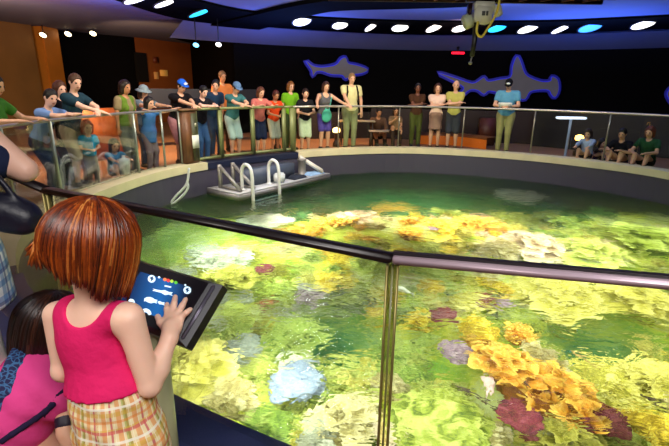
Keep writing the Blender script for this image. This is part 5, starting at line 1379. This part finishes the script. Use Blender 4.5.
S.plane(L(LGg[1][0].lerp(LGg[1][1], .6)), (0, 0, -1)); S.plane(L(pelv + axT * .135), axT)
def wr2(x, y, z): return .0025 * np.sin(z * 70 + 60 * x) * np.sin(y * 80 + 20 * z)
me = S.mesh(.0048, 'plaid_shorts', wr2); pc = L(pelv); cloth_uv(me, pc.x, pc.y, .12)
obj('shorts', me, plaid_mat('plaid_cotton', 'f2dfae', [(0, .044, .1, .30, 'e8862c', .6), (0, .044, .5, .14, 'c8325a', .75), (0, .088, .75, .12, '9aae3c', .65), (1, .042, .2, .26, 'e0b438', .55), (1, .084, .62, .10, 'd8486a', .65), (1, .084, .9, .07, 'f8f4e4', .8), (0, .022, .3, .07, 'fff6dc', .7), (1, .084, .3, .08, 'e8862c', .55)]), girl)
for s in (-1, 1):
    hip, kn_, an, to = LGg[s]; S = Blob(); S.cone(L(an - FW * .022 - UPV * .02), L(to), .034, .03, .02); S.cone(L(an - FW * .022 - UPV * .02), L(an), .03, .033, .02); obj('shoe', S.mesh(.006, 'shoe'), mat('e8e4e8', .5), girl)
def zend(phi):
    f = .5 + .5 * math.cos(phi - .6); return -.045 - .085 * f + .007 * math.sin(phi * 7)
auburn = attr_mat('auburn_hair', [(0, '2c0e05'), (.35, '64250b'), (.65, '96420f'), (1, 'd08a44')], rough=.34, bump=.0, var=.18, spec=.5, bscale=300)
hr_ = hair_strands('hair', hd(0, -.006, .012), (MH @ Vector((1, 0, 0)), MH @ Vector((0, 1, 0)), MH @ Vector((0, 0, 1))), (.09, .101, .094), 1500, zend, girl, auburn, 4, .0034, flick=lambda p: .30 * max(0, math.cos(p + 2.3)) ** 3)
S = Blob(); S.ell(hd(0, -.01, .012), (.084, .094, .09), MH, .02); S.cone(hd(0, -.03, -.0), hd(.01, -.025, -.02), .078, .07, .03)
for s in (-1, 1): S.cone(hd(s * .068, .015, .0), hd(s * .06, .03, -.085 if s > 0 else -.04), .022, .02, .02)
S.ell(hd(0, .1, -.02), (.056, .07, .085), MH, .01, 'sub')
me = S.mesh(.005, 'hair_mass'); set_attr(me, [.12] * len(me.vertices)); obj('hair_mass', me, auburn, hr_)

# ------------------------------------------------------------------ the girl crouching at the lower left
hc = P(52, 323, 1.52); base = Vector((-1.02, 1.22, 0))
kid = thing('person', 'dark-haired girl in a pink shirt crouching at the lower left corner', 'person', base)
FW = Vector((.75, .66, 0)).normalized(); RT = Vector((FW.y, -FW.x, 0)); HUP = (UPV + FW * .35).normalized(); FHd = (FW - HUP * FW.dot(HUP)).normalized(); MH = Matrix((RT, FHd, HUP)).transposed()
neck = P(46, 362, 1.52); chest = P(27, 392, 1.47); pelv = P(-8, 462, 1.44)
axT = (neck - pelv).normalized(); FT = (FW - axT * FW.dot(axT)).normalized(); RTt = FT.cross(axT); MT = Matrix((RTt, FT, axT)).transposed()
shR, shL = neck + RTt * .135 - axT * .05, neck - RTt * .13 - axT * .05
elR = P(66, 405, 1.40); wrR = P(66, 434, 1.36)
elL = shL - axT * .05 + FT * .18 - UPV * .1; wrL = elL + FT * .16 - UPV * .1
def kid_torso(B, g=0., k=.04):
    B.ell(L(chest), (.145, .105, .15), MT, k, grow=g); B.ell(L(chest.lerp(pelv, .5)), (.135, .105, .15), MT, k, grow=g); B.cone(L(neck + RTt * .11 - axT * .05), L(neck - RTt * .11 - axT * .05), .045, .045, k, grow=g); B.ell(L(pelv), (.145, .12, .12), MT, k, grow=g)
B = Blob(); kid_torso(B); B.cone(L(neck - axT * .03), hd(0, -.01, -.05), .042, .04, .03)
B.ell(hd(0, -.004, .012), (.07, .088, .088), MH, .02); B.ell(hd(0, .026, -.048), (.05, .054, .054), MH, .03); B.cone(hd(0, .08, .0), hd(0, .098, -.02), .008, .011, .01)
for s in (-1, 1): B.ell(hd(s * .07, 0, -.008), (.01, .018, .026), MH, .008)
B.cone(L(shR), L(elR), .043, .035, .03); B.cone(L(elR), L(wrR), .036, .024, .012); B.cone(L(shL), L(elL), .043, .035, .03); B.cone(L(elL), L(wrL), .036, .024, .012)
add_hand(B, L(wrR), (wrR - elR) + FW * .05, Vector((-.6, .6, 0)), FW, .8, .5); add_hand(B, L(wrL), (wrL - elL), Vector((0, 0, -1)), RT, .8, .5)
LGk = {}
for s in (-1, 1):
    hip = pelv + RT * s * .075; hip.z = pelv.z - .02; kn_ = hip + FW * .30 + RT * s * .05 + UPV * (.1 if s < 0 else .04); kn_.z = min(kn_.z, .42); an = hip + FW * .16 + RT * s * .05; an.z = .07; to = an + FW * .14; to.z = .03; LGk[s] = (hip, kn_, an, to)
    B.cone(L(hip), L(kn_), .085, .055, .04); B.cone(L(kn_), L(an), .055, .034, .02); B.cone(L(an - UPV * .02), L(to), .035, .028, .015)
obj('body', B.mesh(.006, 'crouching_body'), mat('e0aa8c', .5, var=.08, scale=18, sss=.1), kid)
for s in (-1, 1):
    bm = bm_new(); bmesh.ops.create_uvsphere(bm, u_segments=10, v_segments=8, radius=.012); bmesh.ops.transform(bm, matrix=Matrix.Translation(hd(s * .03, .072, .004)), verts=bm.verts); obj('eye', bm, mat('2a1c14', .3, var=0), kid)
S = Blob(); kid_torso(S, .012)
for a, b in ((shR, elR), (shL, elL)): S.cone(L(a), L(a.lerp(b, .72)), .058, .058, .03)
S.plane(L(pelv + axT * .0), -axT); S.ell(L(neck + axT * .02), (.07, .08, .06), MT, .01, 'sub')
def wr3(x, y, z): return .003 * np.sin(z * 60 + 50 * x + 30 * y)
kid_shirt = S.mesh(.0065, 'pink_shirt', wr3); obj('shirt', kid_shirt, mat('e0458e', .8, var=.1, scale=6, bump=.3, bscale=20, spec=.2), kid)
S = Blob(); e = shR.lerp(elR, .74); d_ = (elR - shR).normalized(); S.cone(L(e - d_ * .004), L(e + d_ * .006), .061, .061, .002); S.plane(L(e + d_ * .006), d_); S.plane(L(e - d_ * .006), -d_)
obj('sleeve_trim', S.mesh(.006, 'sleeve_trim'), cloth('2a1838'), kid)
S = Blob(); S.ell(L(pelv), (.145, .12, .12), MT, .04, grow=.014)
for s in (-1, 1): hip, kn_, an, to = LGk[s]; S.cone(L(hip), L(hip.lerp(kn_, .8)), .1, .075, .04)
S.plane(L(pelv + axT * .07), axT)
obj('shorts', S.mesh(.0075, 'dark_shorts'), cloth('22202c'), kid)
for s in (-1, 1): hip, kn_, an, to = LGk[s]; S = Blob(); S.cone(L(an - UPV * .03 - FW * .02), L(to), .042, .035, .02); obj('shoe', S.mesh(.008, 'shoe'), mat('c8bcd0', .6), kid)
dark_hair = attr_mat('dark_brown_hair', [(0, '0e0706'), (.5, '2a140e'), (1, '5a3424')], rough=.35, bump=0, var=.15, spec=.5, bscale=300)
hr_ = hair_strands('hair', hd(0, -.006, .012), (MH @ Vector((1, 0, 0)), MH @ Vector((0, 1, 0)), MH @ Vector((0, 0, 1))), (.088, .1, .095), 900, lambda p: -.17 - .05 * math.cos(p), kid, dark_hair, 9, .0042, .5, .02)
S = Blob(); S.ell(hd(0, -.01, .012), (.083, .094, .092), MH, .02); S.cone(hd(0, -.035, -.0), hd(0, -.05, -.13), .075, .055, .03)
for s in (-1, 1): S.cone(hd(s * .068, .01, .0), hd(s * .062, .03, -.15), .024, .02, .02)
S.ell(hd(0, .1, -.02), (.056, .07, .085), MH, .01, 'sub'); me = S.mesh(.006, 'hair_mass'); set_attr(me, [.1] * len(me.vertices)); obj('hair_mass', me, dark_hair, hr_)
bm = bm_new(); d_ = (wrR - elR).normalized(); 
S = Blob(); S.cone(L(wrR - d_ * .045), L(wrR - d_ * .03), .031, .030, .002); obj('wristband', S.mesh(.005, 'wristband'), mat('26182c', .5), kid)
# patterned backpack strap over her left shoulder
def strap_mat():
    m, nt, b = _nt('swirled_strap'); N, LK = nt.nodes, nt.links
    tc = N.new('ShaderNodeTexCoord'); v = N.new('ShaderNodeTexVoronoi'); v.feature = 'DISTANCE_TO_EDGE'; v.inputs['Scale'].default_value = 75; n_ = N.new('ShaderNodeTexNoise'); n_.inputs['Scale'].default_value = 18
    mx0 = N.new('ShaderNodeMix'); mx0.data_type = 'VECTOR'; mx0.inputs[0].default_value = .06; LK.new(tc.outputs['Object'], mx0.inputs[4]); LK.new(n_.outputs['Color'], mx0.inputs[5]); LK.new(tc.outputs['Object'], n_.inputs['Vector']); LK.new(mx0.outputs[1], v.inputs['Vector'])
    cr = N.new('ShaderNodeValToRGB'); e = cr.color_ramp.elements; e[0].position = .05; e[0].color = lin(hx('3a6a9c')); e[1].position = .12; e[1].color = lin(hx('17194a')); LK.new(v.outputs['Distance'], cr.inputs['Fac']); LK.new(cr.outputs['Color'], b.inputs['Base Color']); b.inputs['Roughness'].default_value = .8
    return m
from mathutils.bvhtree import BVHTree
tree = BVHTree.FromPolygons([v.co + base for v in kid_shirt.vertices], [tuple(p.vertices) for p in kid_shirt.polygons])
def on_shirt(u, v, lift):
    r = ray(u, v).normalized(); h_ = tree.ray_cast(EYE, r)
    return (h_[0] + h_[1] * lift) if h_[0] is not None else EYE + r * 1.42
def strap(path, w, th, h):
    S = Blob(); pts = [on_shirt(u, v, th * .5) for u, v in path]
    for a, b in zip(pts, pts[1:]):
        d = (b - a).normalized(); sd = d.cross((EYE - a).normalized()).normalized(); k = max(1, int(w / th))
        for j in range(-k, k + 1): S.cone(L(a + sd * w * j / k), L(b + sd * w * j / k), th, th, .006)
    return S.mesh(h, 'strap')
o = obj('backpack_strap', strap([(22, 353), (17, 364), (11, 377), (4, 392), (-4, 407), (-12, 420)], .022, .008, .005), strap_mat()); o.location = base; tag(o, 'blue swirl patterned strap on the back of the crouching girl', 'strap')
o = obj('bag_strap', strap([(2, 441), (12, 434), (24, 426), (36, 418), (46, 411), (54, 404)], .004, .005, .004), cloth('231a3a')); o.location = base; tag(o, 'thin dark navy strap round the crouching girl\'s pink shirt', 'strap')

# ------------------------------------------------------------------ woman at the frame edge taking a picture
navy_check = plaid_mat('blue_check', 'dfe6ee', [(0, .05, .1, .4, '3f7fc0', .6), (1, .05, .2, .4, '3f7fc0', .6), (0, .1, .7, .12, '24408a', .7), (1, .1, .7, .12, '24408a', .7)])
wp = Vector((-1.2, 1.29, 0))
pr = person('woman at the frame edge with a raised bent arm and navy sleeve', 0, 0, 0, 'phone', '1b2440', .76, 'd4d2cc', style='long', hair='1a100c', fem=True, skin='pink', lean=.03, H=1.66, pos=wp, fac=(.6, .8),
            hands={-1: tuple(P(-40, 106, 1.42)), 1: (-1.13, 1.40, 1.5)}, elbows={-1: tuple(P(25, 170, 1.49)), 1: (-1.22, 1.24, 1.2)}, h=.009, pitch=.0)
o = pr['root']
S = Blob(); pr['torso'](S, .02); Q = pr['Q']; S.cone(Q(0, 0, 1.0), Q(0, 0, .82), .165 * pr['q'], .18 * pr['q'], .05); S.plane(Q(0, 0, .84), (0, 0, -1)); S.plane(Q(0, 0, 1.12), (0, 0, 1))
me = S.mesh(.01, 'tunic'); cloth_uv(me, 0, 0, .17); obj('tunic', me, navy_check, o)
bm = box(Vector(), (.12, .05, .075), None, .012); cm_ = obj('camera', bm, mat('16161a', .35)); cm_.location = (-1.10, 1.475, 1.535); cm_.rotation_euler = (0, 0, math.atan2(-.6, .8)); tag(cm_, 'small black camera held up by the woman at the frame edge', 'camera')
S = Blob(); c0 = P(6, 213, 1.42); cb = c0; Mb = Matrix.Rotation(.5, 3, 'Z') @ Matrix.Rotation(.45, 3, 'Y')
S.ell((0, 0, 0), (.085, .05, .06), Mb, .02); S.cone((-.06, .0, .03), (.05, .01, -.02), .045, .05, .03); S.cone((-.07, 0, .05), (-.12, -.02, .3), .012, .012, .01); S.cone((.05, 0, .03), (-.1, -.02, .3), .01, .01, .01)
o = obj('shoulder_bag', S.mesh(.007, 'black_bag'), mat('141426', .45, var=.3, bump=.2, bscale=30)); o.location = cb; tag(o, 'dark navy shoulder bag hanging below the bent arm at the frame edge', 'bag')
# ------------------------------------------------------------------ light
def area(name, loc, target, size, power, col, shape='DISK', size_y=None, spread=180):
    l = bpy.data.lights.new(name, 'AREA'); l.shape = shape; l.size = size
    if size_y: l.size_y = size_y
    l.energy = power; l.color = col; l.spread = math.radians(spread)
    o = bpy.data.objects.new(name, l); C.objects.link(o); o.location = loc
    o.rotation_euler = (Vector(target) - Vector(loc)).to_track_quat('-Z', 'Y').to_euler(); return o
def spot(name, loc, target, power, col, ang=60, blend=.6, r=.1):
    l = bpy.data.lights.new(name, 'SPOT'); l.energy = power; l.color = col; l.spot_size = math.radians(ang); l.spot_blend = blend; l.shadow_soft_size = r
    o = bpy.data.objects.new(name, l); C.objects.link(o); o.location = loc
    o.rotation_euler = (Vector(target) - Vector(loc)).to_track_quat('-Z', 'Y').to_euler(); return o
WARM, COOL, BLUE = (1, .72, .42), (.85, .95, 1), (.10, .22, 1)
# added fill discs under the surface stand in for light coming through the water
area('reef_fill', (.6, 3.3, WATER_Z - .03), (.6, 3.5, -3), 3.0, 52, (1, .97, .87), spread=150)
area('reef_fill', (-.75, 3.1, WATER_Z - .03), (-.75, 3.1, -3), 1.0, 16, (1, .97, .87), spread=150)
spot('projector_fill', (.4, 1.2, 2.7), pj, 30, (1, .97, .9), 30)  # added fill aimed at the hanging projector to brighten it
area('reef_fill', (2.6, 4.6, WATER_Z - .03), (2.6, 4.8, -3), 2.6, 42, (1, .96, .8), spread=150)
area('reef_fill', (-1.0, 5.6, WATER_Z - .03), (-1.0, 5.6, -3), 2.2, 50, (.95, 1, .9), spread=150)
area('reef_fill', (3.4, 5.9, WATER_Z - .03), (3.4, 5.9, -3), 1.8, 26, (1, .97, .82), spread=150)
area('reef_fill', (3.0, 2.7, WATER_Z - .03), (3.0, 2.7, -3), 1.4, 17, (1, .97, .82), spread=150)
area('reef_fill', (-.3, 7.2, WATER_Z - .03), (-.3, 7.2, -3), 1.4, 30, (1, .95, .85), spread=150)
area('reef_fill', (1.8, 7.3, WATER_Z - .03), (1.8, 7.3, -3), 2.6, 62, (1, .93, .78), spread=150)
area('reef_fill', (4.6, 6.6, WATER_Z - .03), (4.6, 6.6, -3), 2.4, 42, (.92, 1, .8), spread=150)
# added fill discs lighting the visitors, without fixtures
area('visitor_fill', (-3.9, 4.3, 3.0), (-4.0, 6.0, .8), 1.2, 60, (1, .85, .7))
area('visitor_fill', (-2.0, 6.6, 3.0), (-3.5, 9.2, .8), 1.2, 110, (1, .85, .65))
area('visitor_fill', (.5, 8.6, 3.0), (-.2, 11.4, .8), 1.2, 130, (1, .85, .6))
area('visitor_fill', (3.0, 8.8, 3.0), (3.0, 11.6, .8), 1.0, 80, (1, .85, .6))
area('visitor_fill', (5.5, 7.6, 3.0), (6.5, 9.8, .3), .8, 30, (.6, .75, 1))
spot('floor_wash', (-5.2, 8.0, 2.9), (-5.2, 8.4, 0), 700, (1, .55, .22), 75)
spot('floor_wash', (-4.0, 10.2, 2.9), (-3.6, 11.2, 0), 900, (1, .6, .28), 95)
spot('floor_wash', (-.6, 12.4, 2.9), (-.4, 12.6, 0), 500, (1, .55, .22), 80)
spot('wall_wash', (-7.2, 8.2, 1.6), (-8.2, 10.5, 1.8), 420, (1, .68, .3), 110)
spot('wall_wash', (-6.0, 12.0, 1.6), (-5.6, 16, 2.2), 400, (1, .55, .22), 80)
# cove light on the ceiling
area('cove_lamp', (6.2, 12.2, 2.0), (6.2, 12.2, 3.3), 3.4, 190, BLUE)
area('cove_lamp', (2.2, 9.0, 2.0), (2.2, 9.0, 3.3), 3.4, 190, BLUE)
area('cove_lamp', (-1.2, 12.8, 2.0), (-1.2, 12.8, 3.3), 2.6, 150, BLUE)
area('cove_lamp', (-4.0, 9.6, 2.0), (-4.0, 9.6, 3.3), 2.0, 90, BLUE)
area('cove_lamp', (-6.4, 8.4, 2.0), (-6.4, 8.4, 3.3), 2.0, 190, (1, .45, .28))
area('reef_fill', (1.6, 9.3, WATER_Z - .03), (1.6, 9.3, -3), 2.0, 22, (.7, 1, .8), spread=150)  # more added fill below the water surface
area('reef_fill', (-2.2, 6.6, WATER_Z - .03), (-2.2, 6.6, -3), 1.4, 16, (.8, 1, .85), spread=150)
spot('cove_spot', (3.6, 12.4, 2.0), (3.4, 13.2, 3.2), 240, (1, .55, .45), 70)
# added soft fill on the dock, the girl and the near railing
area('dock_fill', (-.4, 7.2, 2.9), (-1.3, 9.0, -.4), .8, 60, (.9, .95, 1))
area('front_fill', (.6, -.6, 2.9), (-.5, 1.2, .8), 1.2, 78, (1, .96, .92))
area('front_fill', (-1.9, .2, 2.6), (-.8, 1.3, .7), 1.0, 30, (1, .93, .88))
w = bpy.data.worlds.new('world'); bpy.context.scene.world = w; w.use_nodes = True
w.node_tree.nodes['Background'].inputs['Color'].default_value = (.05, .06, .09, 1); w.node_tree.nodes['Background'].inputs['Strength'].default_value = .4
sc_ = bpy.context.scene
sc_.view_settings.view_transform = 'Standard'; sc_.view_settings.look = 'None'; sc_.view_settings.exposure = 0
sc_.cycles.use_denoising = True
sc_.cycles.max_bounces = 10; sc_.cycles.transparent_max_bounces = 16; sc_.cycles.transmission_bounces = 6
sc_.cycles.caustics_reflective = False; sc_.cycles.caustics_refractive = True
sc_.cycles.sample_clamp_indirect = 4
for o in bpy.data.objects:
    if o.type == 'LIGHT' and o.name.startswith('reef_fill'): o.data.energy *= 1.13
